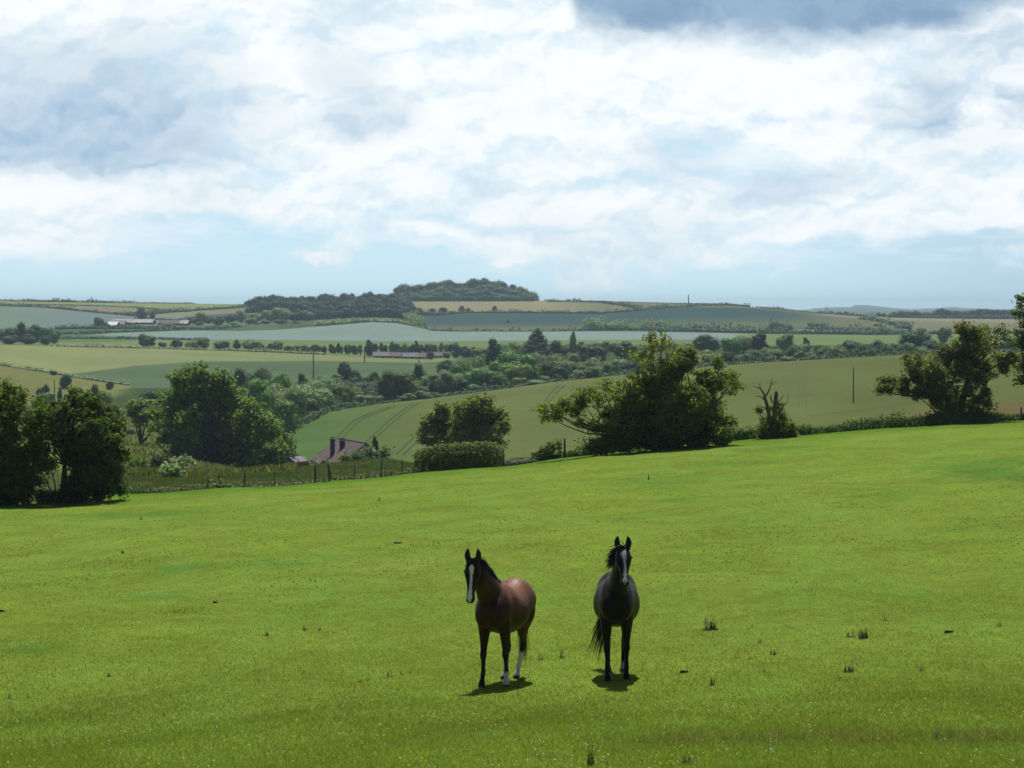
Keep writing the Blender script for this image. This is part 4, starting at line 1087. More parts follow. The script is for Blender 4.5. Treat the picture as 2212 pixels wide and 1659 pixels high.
# ------------------------------------------------------------------ wooded belt along the valley: the trees one can tell apart
NT = [  # x, top y, width px, distance offset behind the crop edge, kind, material, label
 (569, 787, 46, 150, 'round', L_PALE, 'pale round tree above the right shoulder of the large spreading tree'),
 (600, 804, 70, 55, 'spread', L_OAK, 'broad glossy tree right behind the large spreading tree'), (560, 815, 60, 20, 'spread', L_OAK, 'broad tree partly hidden by the large spreading tree'), (632, 838, 58, 5, 'round', L_OAK, 'full round tree whose foot meets the left tip of the crop field'),
 (604, 862, 80, -40, 'spread', L_OAK, 'low spreading tree at the left tip of the crop field'), (520, 795, 50, 120, 'round', L_DARK, 'dark upright tree behind the right side of the large spreading tree'), (655, 808, 36, 120, 'tall', L_DARK, 'slim dark tree behind the full round tree'), (672, 830, 44, 70, 'bush', L_OAK, 'low olive tree right of the full round tree'),
 (745, 778, 34, 180, 'round', L_DARK, 'grey-green tree top touching the dark green crop'), (700, 822, 50, 60, 'round', L_OAK, 'mid green tree left of the flowering elder'), (728, 842, 46, 22, 'bush', L_HAW, 'brownish bush at the crop edge left of the flowering elder'), (767, 796, 30, 150, 'round', L_DARK, 'dark round tree above the flowering elder'),
 (804, 800, 36, 110, 'round', L_DARK, 'dark round tree left of the twin dark trees'), (761, 834, 50, 40, 'spread', L_PALE, 'flowering elder with whitish blossom at the crop edge'), (836, 802, 50, 18, 'round', L_DARK, 'left one of the twin dark trees at the crop edge'),
 (873, 800, 60, 14, 'round', L_OAK, 'right one of the twin dark trees at the crop edge'), (905, 786, 40, 110, 'round', L_DARK, 'dark tree behind the twin dark trees'), (880, 852, 34, 3, 'bush', L_PALE, 'pale low bush at the foot of the twin dark trees'), (953, 803, 58, 18, 'spread', L_OAK, 'spreading green tree right of the twin dark trees'),
 (915, 845, 38, 5, 'bush', L_PALE, 'pale bush between the twin trees and the spreading green tree'), (1001, 772, 58, 60, 'round', L_OAK, 'tall green tree second left of the great round tree'), (990, 812, 44, 16, 'round', L_DARK, 'dark lower tree left of the great round tree'), (960, 776, 38, 150, 'round', L_DARK, 'dark rounded tree right below the bungalows'),
 (1033, 767, 58, 70, 'spread', L_OAK, 'leafy tree in front of the tall dark poplar-like tree'), (1068, 733, 46, 150, 'tall', L_DARK, 'tall dark oval tree standing up above the belt'), (1092, 737, 48, 160, 'round', L_OAK, 'yellow-green tree top right of the tall dark oval tree'), (1120, 758, 106, 28, 'spread', L_OAK, 'great round tree standing foremost in the middle of the belt'),
 (1074, 800, 50, 14, 'round', L_OAK, 'dark-footed tree at the left of the great round tree'), (1109, 736, 40, 190, 'round', L_PALE, 'pale tree top behind the great round tree'), (1160, 712, 46, 300, 'cone', L_DARK, 'dark broad conical tree rising in front of the blue field'), (1237, 714, 17, 330, 'tall', L_PALE, 'slim lacy tree rising in front of the blue field'),
 (1203, 736, 46, 190, 'round', L_DARK, 'grey-green round tree right of the dark conical tree'), (1188, 764, 62, 70, 'round', L_PALE, 'pale willow right of the great round tree'), (1220, 778, 60, 45, 'round', L_PALE, 'broad pale willow nearest the crop edge'), (1261, 778, 44, 40, 'round', L_OAK, 'small round green tree right of the pale willows'),
 (1160, 828, 44, 6, 'bush', L_PALE, 'pale bush at the foot of the great round tree'), (1320, 783, 36, 45, 'round', L_PALE, 'pale round bush left of the broad hawthorn top'), (1283, 738, 62, 180, 'spread', L_DARK, 'dark wide tree behind the pale willows'), (1347, 734, 50, 210, 'round', L_DARK, 'dark tree just left of the broad hawthorn top'),
 (1528, 720, 62, 230, 'round', L_DARK, 'large dark round tree right of the broad hawthorn top'), (1581, 729, 52, 200, 'round', L_OAK, 'green tree right of the large dark round tree'), (1560, 770, 50, 30, 'bush', L_DARK, 'dark low thicket above the right of the broad hawthorn'), (1606, 726, 44, 230, 'round', L_PALE, 'pale tree top above the crop, left of the leafy column'),
 (1640, 722, 46, 200, 'tall', L_DARK, 'grey leaning tree left of the tall leafy column'), (1636, 757, 40, 40, 'round', L_PALE, 'frothy pale tree at the crop edge above the half dead tree'), (1699, 717, 42, 190, 'tall', L_OAK, 'tall leafy column-like tree above the crop'), (1675, 756, 44, 40, 'round', L_PALE, 'pale round tree at the foot of the leafy column'),
 (1729, 742, 44, 90, 'round', L_PALE, 'soft pale tree right of the leafy column'), (1742, 731, 20, 200, 'tall', L_DARK, 'slim dark tree right of the leafy column'), (1766, 748, 30, 60, 'round', L_DARK, 'small dark round tree left of the purple tree'), (1795, 744, 40, 110, 'round', L_DARK, 'dark tree pair member left of the purple tree'),
 (1841, 733, 62, 120, 'spread', L_DARK, 'wide purple-brown tree behind the top of the lone pole'), (1897, 736, 46, 110, 'round', L_DARK, 'dark round tree right of the purple tree'), (1926, 740, 44, 130, 'round', L_OAK, 'green tree between the dark round one and the huge domed one'), (1974, 711, 66, 200, 'spread', L_DARK, 'huge domed dark tree left of the windswept hawthorn'),
 (2038, 704, 30, 330, 'round', L_OAK, 'round tree beyond the left side of the windswept hawthorn'), (2100, 745, 60, 140, 'round', L_DARK, 'dark tree seen through the windswept hawthorn'), (2150, 740, 60, 160, 'round', L_OAK, 'green tree seen through the right side of the windswept hawthorn'), (2125, 695, 30, 420, 'round', L_OAK, 'small tree behind the crown of the windswept hawthorn'),
 (2195, 742, 50, 130, 'round', L_DARK, 'dark tree behind the tree cut off by the right edge'), (1865, 756, 34, 50, 'bush', L_DARK, 'low dark bush at the crop edge below the purple tree'), (1700, 772, 30, 8, 'bush', L_PALE, 'low pale bush on the crop edge'), (1480, 745, 50, 150, 'round', L_OAK, 'green tree behind the right of the hawthorn crown')]
for x, yt, wp, off, kd, mt, lb in NT:
    yt -= 2.5; wp *= 1.14
    far_tree('bush' if kd == 'bush' else ('conifer_tree' if kd == 'cone' else 'broadleaf_tree'), x, yt, wp, sta('crop_top', x) + off, kd, mt, lb, 'bush' if kd == 'bush' else 'tree', parts=None if kd != 'bush' else False)

# filler of the belt: too alike to tell apart, shared label per group
env_x = [470, 560, 640, 740, 800, 900, 960, 1050, 1150, 1300, 1500, 1600, 1700, 1850, 2000, 2260]
env_y = [800, 790, 806, 790, 800, 792, 780, 752, 752, 748, 742, 740, 742, 748, 742, 742]
cnt = 0
LANDM = [(0, 'the valley meadow'), (632, 'the full round tree'), (836, 'the twin dark trees'), (1001, 'the bungalows'), (1120, 'the great round tree'), (1237, 'the slim lacy tree'), (1528, 'the broad hawthorn'), (1699, 'the leafy column'), (1841, 'the purple tree'), (1974, 'the huge domed tree')]
CNT = {}
rs = random.Random(5)
for i in range(900):
    if cnt >= 190: break
    x = rs.uniform(950, 2260) if rs.random() < .62 else rs.uniform(470, 1000); f = rs.random()
    d0, d1 = sta('crop_top', x) + 22, max(sta('wood_back', x) + 10, sta('crop_top', x) + 130)
    d = d0 + (d1 - d0) * f
    if x > 1010 and f > .6: d = rs.uniform(d1, 990)
    b = at(x, d); ye = np.interp(x, env_x, env_y) + 4 + 24 * (1 - f)
    hm_ = rs.uniform(6.5, 12); ztop = b.z + hm_
    yt = proj(b.x, d, ztop)[1]
    if yt < ye: 
        yt = ye + rs.uniform(0, 10)
        if P(x, yt, d)[2] - b.z < 2.5: continue
    wp = min(rs.uniform(.85, 1.3) * hm_, 13) * F / d
    wp = min(wp, 1.35 * (P(x, yt, d)[2] - b.z) * F / d)
    mt = rs.choice([L_OAK, L_OAK, L_DARK, L_DARK, L_PALE])
    kd = rs.choice(['round', 'round', 'spread', 'bush'])
    tone = {L_OAK: 'green', L_DARK: 'dark', L_PALE: 'pale'}[mt]
    lm = [l for l in LANDM if l[0] <= x][-1]
    key = (tone, lm[0]); CNT[key] = CNT.get(key, 0) + 1
    grp = 'crowded trees filling the valley belt'
    lb = f'{tone} tree crowded in the valley belt, {ORD[CNT[key] - 1]} such one right of {lm[1]}'
    far_tree({L_OAK: 'broadleaf_tree', L_DARK: 'dark_tree', L_PALE: 'pale_tree'}[mt], x, yt, wp, d, kd, mt, lb, 'tree', grp, parts=False); cnt += 1  # pale ones are ordinary broadleaf trees, told apart by leaf tone

# explicit ranks: along the crop edge, and at the back of the belt
def belt_tree(x, yt, wp, d, mt, kd, nm=None):
    tone = {L_OAK: 'green', L_DARK: 'dark', L_PALE: 'pale'}[mt]
    lm = [l for l in LANDM if l[0] <= x][-1]
    rank = {'b': 'back rank of the belt', 'f': 'front rank of the belt', 'm': 'second rank of the belt'}[nm]
    key = (tone, lm[0], nm); CNT[key] = CNT.get(key, 0) + 1
    far_tree({L_OAK: 'broadleaf_tree', L_DARK: 'dark_tree', L_PALE: 'pale_tree'}[mt], x, yt, wp, d, kd, mt, f'{tone} tree in the {rank}, {ORD[CNT[key] - 1]} right of {lm[1]}', 'tree', 'trees in the ' + rank, parts=False)  # pale ones are broadleaf trees too, split by leaf tone
x = 1008.0
while x < 2250:
    belt_tree(x, np.interp(x, [1000, 1100, 1250, 1450, 1600, 1700, 1850, 2250], [748, 742, 740, 738, 739, 741, 742, 741]) + rs.uniform(-2, 6), rs.uniform(24, 44), rs.uniform(900, 990), rs.choice([L_OAK, L_DARK, L_DARK, L_PALE]), rs.choice(['round', 'spread', 'round', 'tall']), 'b'); x += rs.uniform(13, 22)
x = 1290.0
while x < 2250:
    ce = float(np.interp(x, [q[0] for q in YD], [q[1] for q in YD])); h_px = rs.uniform(20, 38)
    belt_tree(x, ce - h_px, h_px * rs.uniform(1.1, 1.6), sta('crop_top', x) + rs.uniform(15, 60), rs.choice([L_OAK, L_PALE, L_DARK, L_OAK]), rs.choice(['round', 'spread', 'round']), 'f'); x += rs.uniform(17, 28)
x = 650.0
while x < 1290:
    ce = float(np.interp(x, [q[0] for q in YD], [q[1] for q in YD])); h_px = rs.uniform(14, 30)
    belt_tree(x, ce - h_px, h_px * rs.uniform(1.2, 1.8), sta('crop_top', x) + rs.uniform(8, 30), rs.choice([L_OAK, L_PALE, L_PALE, L_DARK]), 'round', 'f'); x += rs.uniform(18, 34)
x = 650.0
while x < 1290:
    ce = float(np.interp(x, [q[0] for q in YD], [q[1] for q in YD])); h_px = rs.uniform(34, 56)
    belt_tree(x, max(ce - h_px, np.interp(x, env_x, env_y)), rs.uniform(38, 62), sta('crop_top', x) + rs.uniform(40, 110), rs.choice([L_OAK, L_OAK, L_DARK, L_PALE]), rs.choice(['round', 'spread']), 'm'); x += rs.uniform(22, 34)

# understorey along the crop edge
def wild_edge(n):
    xs = rng.uniform(640, 2250, n); return xs, np.array([sta('crop_top', x) for x in xs]) + rng.uniform(0, 16, n)
def slope_hedge(name, pts, hpx, mat, label, depth, leaf, per, step, ragged=.8, cat='hedge', kind=None, group=None):
    """pts: survey (x, y) positions traced along a visible field boundary."""
    out_ = []
    for x, y in pts: out_.append(hit(x, y, 330)[:])
    dd_ = [(CX + F * p[0] / p[1], p[1]) for p in out_]
    return hedge(name, dd_, hpx, mat, label, depth, leaf, per, cat, group, kind, step, ragged)
def path_hedge(name, pts, hpx, mat, label, depth, leaf, per, step, ragged=.8, cat='hedge', kind=None, group=None):
    return hedge(name, pts, hpx, mat, label, depth, leaf, per, cat, group, kind, step, ragged)
path_hedge('undergrowth', [(x, sta('crop_top', x) + 9) for x in range(640, 2260, 40)], 6, L_DARK, 'scrubby undergrowth along the top edge of the crop field', 6, .3, 90, 3.0, 1.4, 'undergrowth', 'stuff')

# scrubby track and bushes on the left slope
path_hedge('scrub_line', [(x, sta('track', x) + 4) for x in (-60, 0, 44, 88, 130, 160, 200, 240, 280)], [7, 7, 5, 6, 7, 8, 7, 6, 8], L_OAK, 'line of low scrub descending the left slope', 3, .35, 26, 2.5, 1.2, 'scrub')
for x, yt, wp, d, mt, lb in ((115, 800, 18, 786, L_DARK, 'dark bush on the scrubby track, left one'), (141, 805, 34, 760, L_DARK, 'broad dark bush on the scrubby track'), (237, 821, 22, 745, L_DARK, 'round dark bush at the end of the scrubby track'), (60, 796, 10, 800, L_OAK, 'tiny bush high on the scrubby track'),
                             (92, 834, 30, 640, L_DARK, 'dark bush cluster on the left slope behind the dark trees'), (128, 833, 14, 640, L_DARK, 'small dark bush on the left slope beside the bush cluster'), (100, 843, 50, 610, L_OAK, 'low wide bush on the left slope'), (80, 858, 40, 560, L_OAK, 'low bush just above the dark trees at left'), (180, 865, 40, 520, L_OAK, 'bush above the crown of the dense dark tree')):
    far_tree('bush', x, yt, wp, d, 'bush', mt, lb, 'bush', parts=False)

# tree row standing along the top of the hay field
ROW = [(317, 723, 38, L_DARK, 'dark round tree alone at the left end of the row above the hay field'), (352, 738, 22, L_DARK, 'low dark bush-like tree right of the lone round tree'), (381, 731, 36, L_DARK, 'round dark tree in the row above the hay field, left part'), (416, 732, 38, L_OAK, 'rounded greenish tree beside the round dark tree in the row'),
       (440, 728, 30, L_PALE, 'pale taller tree in the left part of the row'), (477, 735, 40, L_DARK, 'broad dark tree left of the near-black one in the row'), (511, 733, 22, L_DARK, 'near-black small round tree in the row'), (541, 730, 46, L_OAK, 'broad pyramidal green tree in the row above the hay field'), (566, 740, 20, L_OAK, 'small conical tree right of the pyramidal tree'),
       (585, 741, 22, L_DARK, 'small dark tree before the tall leafy one in the row'), (598, 735, 34, L_OAK, 'tall leafy tree in the middle of the row'), (622, 744, 26, L_DARK, 'low dark tree right of the tall leafy one'), (640, 743, 26, L_OAK, 'low green tree in the right part of the row'), (660, 743, 26, L_DARK, 'dark low tree above the first pole'), (683, 741, 32, L_DARK, 'dark twin-topped tree right of the first pole'),
       (700, 745, 16, L_DARK, 'small dark tree closing the left row')]
for x, yt, wp, mt, lb in ROW:
    far_tree('broadleaf_tree', x, yt, wp, 1012, random.choice(['round', 'round', 'bush']), mt, lb, 'tree', 'row of trees above the hay field', parts=False)
far_tree('conifer_tree', 797, 733, 27, 1010, 'tall', L_DARK, 'tall dark conical tree left of the bungalows', 'tree', parts=False)
for i, x in enumerate(np.linspace(714, 780, 9)):
    far_tree('broadleaf_tree', x + rs.uniform(-2, 2), 742 + rs.uniform(-2, 4), rs.uniform(11, 19), 1035, rs.choice(['round', 'tall', 'bush']), rs.choice([L_DARK, L_DARK, L_OAK]), f'{ORD[i]} tree from the left in the even dark row left of the tall conical tree', 'tree', 'even dark row left of the conical tree', parts=False)
for i, x in enumerate(np.linspace(812, 985, 17)):
    far_tree('broadleaf_tree', x + rs.uniform(-3, 3), [743, 740, 745, 737, 742][i % 5] + rs.uniform(-2, 2), rs.uniform(11, 24), 1075, rs.choice(['round', 'tall', 'bush']), rs.choice([L_DARK, L_DARK, L_OAK]), f'{ORD[i]} tree from the left in the dark row behind the bungalows', 'tree', 'dark row behind the bungalows', parts=False)
for i, (x, yt, wp) in enumerate([(985, 742, 18), (1000, 745, 22), (1022, 748, 26), (930, 757, 22), (965, 760, 22), (985, 756, 26), (1010, 758, 24)]):
    far_tree('broadleaf_tree', x, yt, wp, 990, 'round', rs.choice([L_DARK, L_OAK]), f'{ORD[i]} of the small trees crowding the right end of the bungalows', 'tree', 'small trees right of the bungalows', parts=False)
path_hedge('hedge', [(x, 1006) for x in range(150, 720, 25)], [3, 7, 4, 3, 6, 6, 8], L_OAK, 'low hedge at the foot of the tree row above the hay field', 5, .5, 24, 3, 1.0) if False else None
hedge('hedge', [(x, 1006) for x in range(120, 720, 20)], np.interp(np.arange(30), range(30), [3, 5, 4, 6, 7, 5, 4, 3, 6, 8, 7] * 2 + [7] * 8), L_OAK, 'low hedge at the foot of the tree row above the hay field', 5, .5, 24, step=3, ragged=1.0)

# left mid copse
for i, (x, yt, wp, d, mt) in enumerate([(-15, 700, 60, 1060, L_DARK), (18, 703, 44, 1050, L_DARK), (45, 695, 40, 1060, L_DARK), (74, 696, 46, 1050, L_DARK), (98, 702, 34, 1060, L_OAK), (118, 711, 30, 1065, L_OAK), (60, 720, 44, 1030, L_DARK), (20, 722, 46, 1030, L_DARK), (98, 722, 34, 1030, L_DARK)]):
    far_tree('broadleaf_tree', x, yt, wp, d, 'round', mt, f'{ORD[i]} tree of the dark copse at the left edge, counted back row first', 'tree', 'copse at the left edge', parts=False)
# farm trees
for x, yt, wp, d, mt, lb in ((215, 683, 28, 1540, L_DARK, 'round dark tree at the left end of the farm'), (228, 696, 18, 1540, L_DARK, 'small bush-like tree touching the farm tree'), (306, 662, 32, 1700, L_DARK, 'lone dark tree on the hillside above the farm barns'), (330, 671, 16, 1720, L_DARK, 'bush right of the lone tree above the barns'),
                             (268, 693, 22, 1640, L_DARK, 'dark tree behind the left of the long barn'), (362, 698, 30, 1530, L_OAK, 'round bush in front of the farm yard'), (394, 686, 18, 1600, L_DARK, 'dark small tree behind the pink-gabled building')):
    far_tree('broadleaf_tree', x, yt, wp, d, 'round', mt, lb, 'tree', parts=False)
# rounded trees below the dark wood
RT = [(418, 680, 30), (436, 672, 30), (452, 678, 32), (475, 682, 30), (498, 676, 34), (520, 668, 32), (540, 684, 34), (553, 672, 34), (575, 690, 26), (585, 668, 40), (612, 662, 50), (606, 688, 40), (640, 672, 34), (663, 664, 46), (640, 692, 30), (470, 695, 26), (555, 694, 24), (430, 694, 24), (505, 694, 26)]
for i, (x, yt, wp) in enumerate(sorted(RT)):
    d = 1560 if yt > 680 else 1600
    far_tree('broadleaf_tree', x, yt, wp, d, rs.choice(['round', 'spread']), rs.choice([L_OAK, L_OAK, L_DARK]), f'{ORD[i]} rounded tree from the left in the clump below the dark wood', 'tree', 'rounded trees below the dark wood', parts=False)

L_WOODD = leaf_material('leaf_dark_wood', (0.035, 0.070, 0.042), 0.2, 0.3, 0.1)
L_WOODG = leaf_material('leaf_hill_wood', (0.085, 0.150, 0.080), 0.25, 0.3, 0.1)
def wood(name, specs, mat, label, leaf=.75, n=5000, d0=None):
    mb = MB(); L = []
    for x, yt, wp, d in specs:
        b = at(x, d); zt = P(x, yt, d)[2]; r = wp * d / F / 2; hh = max(zt - b.z, 2)
        L.append((b.x, d, zt - r * .8, r, r, r * .95)); L.append((b.x, d, b.z + hh * .35, r * .8, r * .8, hh * .45))
        if wp > 24:
            for q in range(2): L.append((b.x + rs.uniform(-.6, .6) * r, d + rs.uniform(-1, -.3) * r, zt - r * rs.uniform(.5, 1.4), r * .45, r * .45, r * .4))
    c = np.mean(np.array(L)[:, :3], 0)
    L = [(l[0] - c[0], l[1] - c[1], l[2] - c[2], *l[3:]) for l in L]
    lobes_foliage(mb, L, n, leaf, .88, fuzz=.05, jit=.38)
    o = link(name, mb.mesh(name, [mat]), None, c)
    return tag(o, label, 'wood', kind='stuff')
sp = []
xt = [532, 545, 560, 590, 620, 650, 680, 703, 725, 745, 770, 807, 840, 857, 872, 885]; yt_ = [652, 647, 643, 640, 643, 641, 642, 636, 642, 636, 640, 633, 635, 637, 642, 650]
for x in np.arange(534, 886, 9.5):
    y0 = np.interp(x, xt, yt_) + rs.uniform(-2, 2)
    sp.append((x, y0 + rs.uniform(-3, 4), rs.uniform(14, 28), 1990)); sp.append((x + 4, y0 + rs.uniform(8, 14), rs.uniform(20, 30), 1850))
    if x > 640: sp.append((x, y0 + rs.uniform(18, 24), rs.uniform(20, 28), 1740)); sp.append((x + 3, y0 + rs.uniform(28, 34), rs.uniform(18, 26), 1650 if x < 870 else 1760))
for x, y in ((703, 636), (743, 636), (760, 636), (588, 640), (556, 642), (653, 641)): sp.append((x, y - 1.5, 15, 1995))
wood('dark_wood', sp, L_WOODD, 'long dark wood below the skyline left of the hilltop clump', n=24000, leaf=.62)
sp = []
for x in np.arange(866, 1156, 10.5):
    y0 = np.interp(x, [862, 873, 885, 900, 935, 969, 1000, 1015, 1030, 1055, 1075, 1090, 1112, 1135, 1150, 1160], [622, 617, 621, 616, 613, 605, 612, 608, 605, 603, 609, 613, 617, 624, 632, 640])
    sp.append((x, y0 + rs.uniform(-4, 5), rs.uniform(15, 34), 2120)); sp.append((x + 3, y0 + rs.uniform(9, 16), rs.uniform(20, 30), 2090))
    if y0 < 632: sp.append((x - 4, y0 + rs.uniform(20, 26), rs.uniform(16, 26), 2070)); sp.append((x + 2, rs.uniform(637, 641), rs.uniform(10, 18), 2060))
wood('hilltop_wood', sp, L_WOODG, 'domed grey-green clump of trees crowning the hill', n=24000, leaf=.62)

def farhedge(pts, h, label, off=0, name='hedge', mat=L_DARK, depth=5, per=26, step=4, leaf=.7, ragged=.7, dmin=900, cat='hedge', kind=None):
    xs = []
    for x, y in pts:
        p = hit(x, y, dmin, 2600); xs.append((x, p.y + off))
    return hedge(name, xs, h, mat, label, depth, leaf, per, cat, None, kind, step, ragged)
farhedge([(0, 661), (30, 662), (80, 663.5), (133, 668), (200, 675), (280, 682), (300, 684)], [4, 5, 4, 6, 5, 7, 6], 'dark hedge slanting across the left hillside above the bluish field', dmin=1450)
farhedge([(290, 682), (330, 679), (380, 674), (440, 670), (500, 667), (530, 664)], [7, 7, 8, 6, 7, 6], 'hedge climbing from the lone hillside tree to the dark wood', dmin=1450)
farhedge([(60, 659), (120, 659.5), (200, 661), (280, 664), (330, 668), (360, 672)], 1.8, 'thin far hedge below the left skyline', dmin=1450, ragged=.4)
hedge('skyline_hedge', [(x, 2095) for x in range(-80, 430, 20)], [4, 6, 5, 1, 2, 3, 3, 5, 5, 6, 7, 5, 7, 4, 6, 5, 3, 4, 4, 1, 2, 1, 3, 1, 2, 0.5], L_DARK, 'ragged line of bushes along the left skyline', 6, .8, 26, step=4, ragged=.8)
farhedge([(300, 688), (345, 691), (400, 693), (430, 694)], 3, 'low hedge running right from the farm', dmin=1450)
farhedge([(120, 712), (180, 710), (250, 710), (330, 711), (400, 710), (470, 709), (520, 707)], [7, 8, 7, 6, 6, 5, 4], 'hedge in front of the farm along the top of the blue field', dmin=1350)
farhedge([(100, 722), (160, 721), (230, 719), (300, 716), (400, 713), (500, 711)], [5, 6, 6, 5, 4, 3], 'second lower hedge in front of the farm', dmin=1300)
farhedge([(120, 733), (160, 732), (220, 732), (300, 733), (380, 734), (440, 735)], [4, 5, 4, 5, 3, 4], 'thin hedge above the tan strip at left', dmin=1100)
farhedge([(684, 705), (720, 702), (770, 697), (804, 695), (857, 697), (893, 704)], [8, 8, 9, 7, 8, 6], 'paler scrub fringe along the foot of the dark wood', mat=L_OAK, dmin=1400)
farhedge([(880, 700), (900, 702), (915, 703)], [16, 20, 8], 'pale bushes at the right foot of the dark wood', mat=L_OAK, dmin=1400, per=60)
farhedge([(890, 681), (920, 681), (940, 682), (969, 679), (1010, 677), (1106, 676), (1200, 677), (1299, 677.5), (1360, 673), (1432, 666), (1485, 662.5), (1560, 660)], [12, 12, 9, 7, 6, 6, 6, 7, 6, 5, 4, 3], 'long dark hedge across the middle of the shaded hill', dmin=1500)
for i, (x, yt, wp, d) in enumerate(((905, 664, 20, 1830), (934, 665, 20, 1840), (958, 662, 24, 1850), (997, 660, 18, 1860), (1012, 664, 14, 1860), (1069, 660, 14, 1870), (1097, 690, 9, 1700))):
    far_tree('broadleaf_tree', x, yt, wp, d, 'round', L_DARK, f'{ORD[i]} small tree from the left along the hedge below the hilltop clump', 'tree', 'hedgerow trees below the hilltop clump', parts=False)
farhedge([(1183, 652), (1230, 652), (1272, 653), (1300, 654), (1350, 661), (1380, 667)], [5, 5, 4, 3, 5, 6], 'dark hedge dropping from the skyline across the tan field', dmin=1600)
farhedge([(1380, 668), (1420, 664), (1440, 661)], 3, 'short hedge stub rising to the skyline', dmin=1600)
hedge('skyline_hedge', [(x, 2098) for x in range(1280, 1640, 20)], [2, 2, 1, 1, 1, 1, 1, 1, 1, 1, 1.5, 2, 2, 2, 5, 6, 6, 5], L_DARK, 'hedge and small bushes along the skyline of the shaded hill', 5, .7, 24, step=4, ragged=.9)
hedge('skyline_hedge', [(x, 2096) for x in range(1640, 1900, 20)], [3, 2, 4, 1, 2, 2, 3, 4, 4, 5, 5, 4, 3], L_DARK, 'sparse bushes where the shaded hill drops to the right', 5, .7, 24, step=4, ragged=1.3)
hl = [(930, 714), (980, 716), (1060, 716), (1106, 716), (1200, 716), (1270, 715)]
farhedge(hl, [6, 5, 4, 5, 4, 6], 'sparse bushes along the foot of the hill, left of its scrub bank', dmin=1350, ragged=1.4, per=18)
farhedge([(1270, 715), (1300, 714), (1340, 714), (1400, 714), (1450, 715)], [22, 20, 18, 16, 14], 'bank of scrub at the middle of the hill foot', mat=L_OAK, dmin=1350, ragged=.8, per=90, depth=10)
farhedge([(1400, 716), (1480, 717), (1560, 718), (1640, 720), (1720, 721), (1800, 722), (1880, 723), (1960, 722)], [13, 12, 12, 14, 14, 15, 16, 18], 'broad bank of dark scrub along the right foot of the hill', dmin=1300, ragged=.9, per=80, depth=14)
for i, (x, yt, wp, d) in enumerate(((1676, 693, 40, 1520), (1700, 697, 26, 1500), (1749, 702, 24, 1460), (1758, 693, 30, 1520), (1795, 700, 30, 1460), (1780, 695, 28, 1530), (1895, 697, 30, 1600), (1925, 690, 36, 1650), (1910, 705, 40, 1500), (1950, 700, 40, 1500), (1990, 706, 30, 1500), (2015, 712, 26, 1450), (2090, 712, 30, 1400), (2160, 714, 30, 1400))):
    far_tree('broadleaf_tree', x, yt, wp, d, rs.choice(['bush', 'round']), rs.choice([L_DARK, L_OAK]), f'{ORD[i]} tree counted from the left along the scrub bank at the right hill foot', 'tree', 'trees of the scrub bank at the right hill foot', parts=False)
farhedge([(1862, 690), (1890, 693), (1912, 698), (1940, 702), (1965, 706)], [6, 5, 7, 8, 8], 'hedge dropping between the hill end and the far tan field', dmin=1600)
# trees on the far right skyline
for i, (x, yt, wp) in enumerate([(1772, 672, 14), (1795, 671, 14), (1812, 672, 14), (1828, 672, 12), (1840, 675, 10), (1884, 674, 12), (1897, 674, 18), (1908, 675, 14)]):
    far_tree('broadleaf_tree', x, yt, wp, 2180, 'round', L_DARK, f'{ORD[i]} small tree from the left on the far right skyline', 'tree', 'small trees on the far right skyline', parts=False)
sp = [(x, np.interp(x, [1925, 1945, 1975, 2005, 2020, 2032, 2045, 2090, 2110, 2150, 2212, 2300], [677, 673, 673, 677, 672, 666, 671, 672, 668, 669, 670, 670]) + rs.uniform(-1, 1.5), rs.uniform(12, 20), 2160) for x in np.arange(1922, 2300, 7.5)]
sp += [(x, 681 + rs.uniform(-1, 2), rs.uniform(9, 14), 2120) for x in np.arange(1960, 2300, 8)]
wood('far_wood', sp, L_DARK, 'low dark band of woodland beyond the tan field at the right', n=7000, leaf=.8)
sp = [(x, np.interp(x, [1753, 1800, 1843, 1846, 1875, 1899, 1960, 2062, 2115], [667, 666.5, 664.5, 660, 660, 663.5, 668, 665, 668.5]) + .2, rs.uniform(4, 6), 8950) for x in np.arange(1756, 2110, 4.5)]
wood('ridge_wood', sp, L_DARK, 'faint blue trees along the most distant ridge', n=1800, leaf=2.5)

# ------------------------------------------------------------------ horses
def loft(mb, rings, seg=22, col=None):
    """rings: (centre, axis_u, axis_v, ru, rv_up, rv_down[, exponent]) -> closed solid."""
    V_, n = [], len(rings)
    th = np.arange(seg) * 2 * math.pi / seg
    for r in rings:
        c, u, v, ru, vu, vd = [np.asarray(k, float) for k in r[:6]]; e = r[6] if len(r) > 6 else 2.0
        cs_, sn = np.cos(th), np.sin(th)
        cx_ = np.sign(cs_) * np.abs(cs_) ** (2 / e); sx = np.sign(sn) * np.abs(sn) ** (2 / e)
        rv = np.where(sx >= 0, vu, vd)
        V_.append(c + (cx_ * ru)[:, None] * u + (sx * rv)[:, None] * v)
    Qd = [(i * seg + k, i * seg + (k + 1) % seg, (i + 1) * seg + (k + 1) % seg, (i + 1) * seg + k) for i in range(n - 1) for k in range(seg)]
    V_ = np.concatenate(V_ + [np.mean(V_[0], 0)[None], np.mean(V_[-1], 0)[None]])
    a, b = n * seg, n * seg + 1
    T_ = [(a, (k + 1) % seg, k) for k in range(seg)] + [(b, (n - 1) * seg + k, (n - 1) * seg + (k + 1) % seg) for k in range(seg)]
    mb.addq(V_, Qd, T_, col)

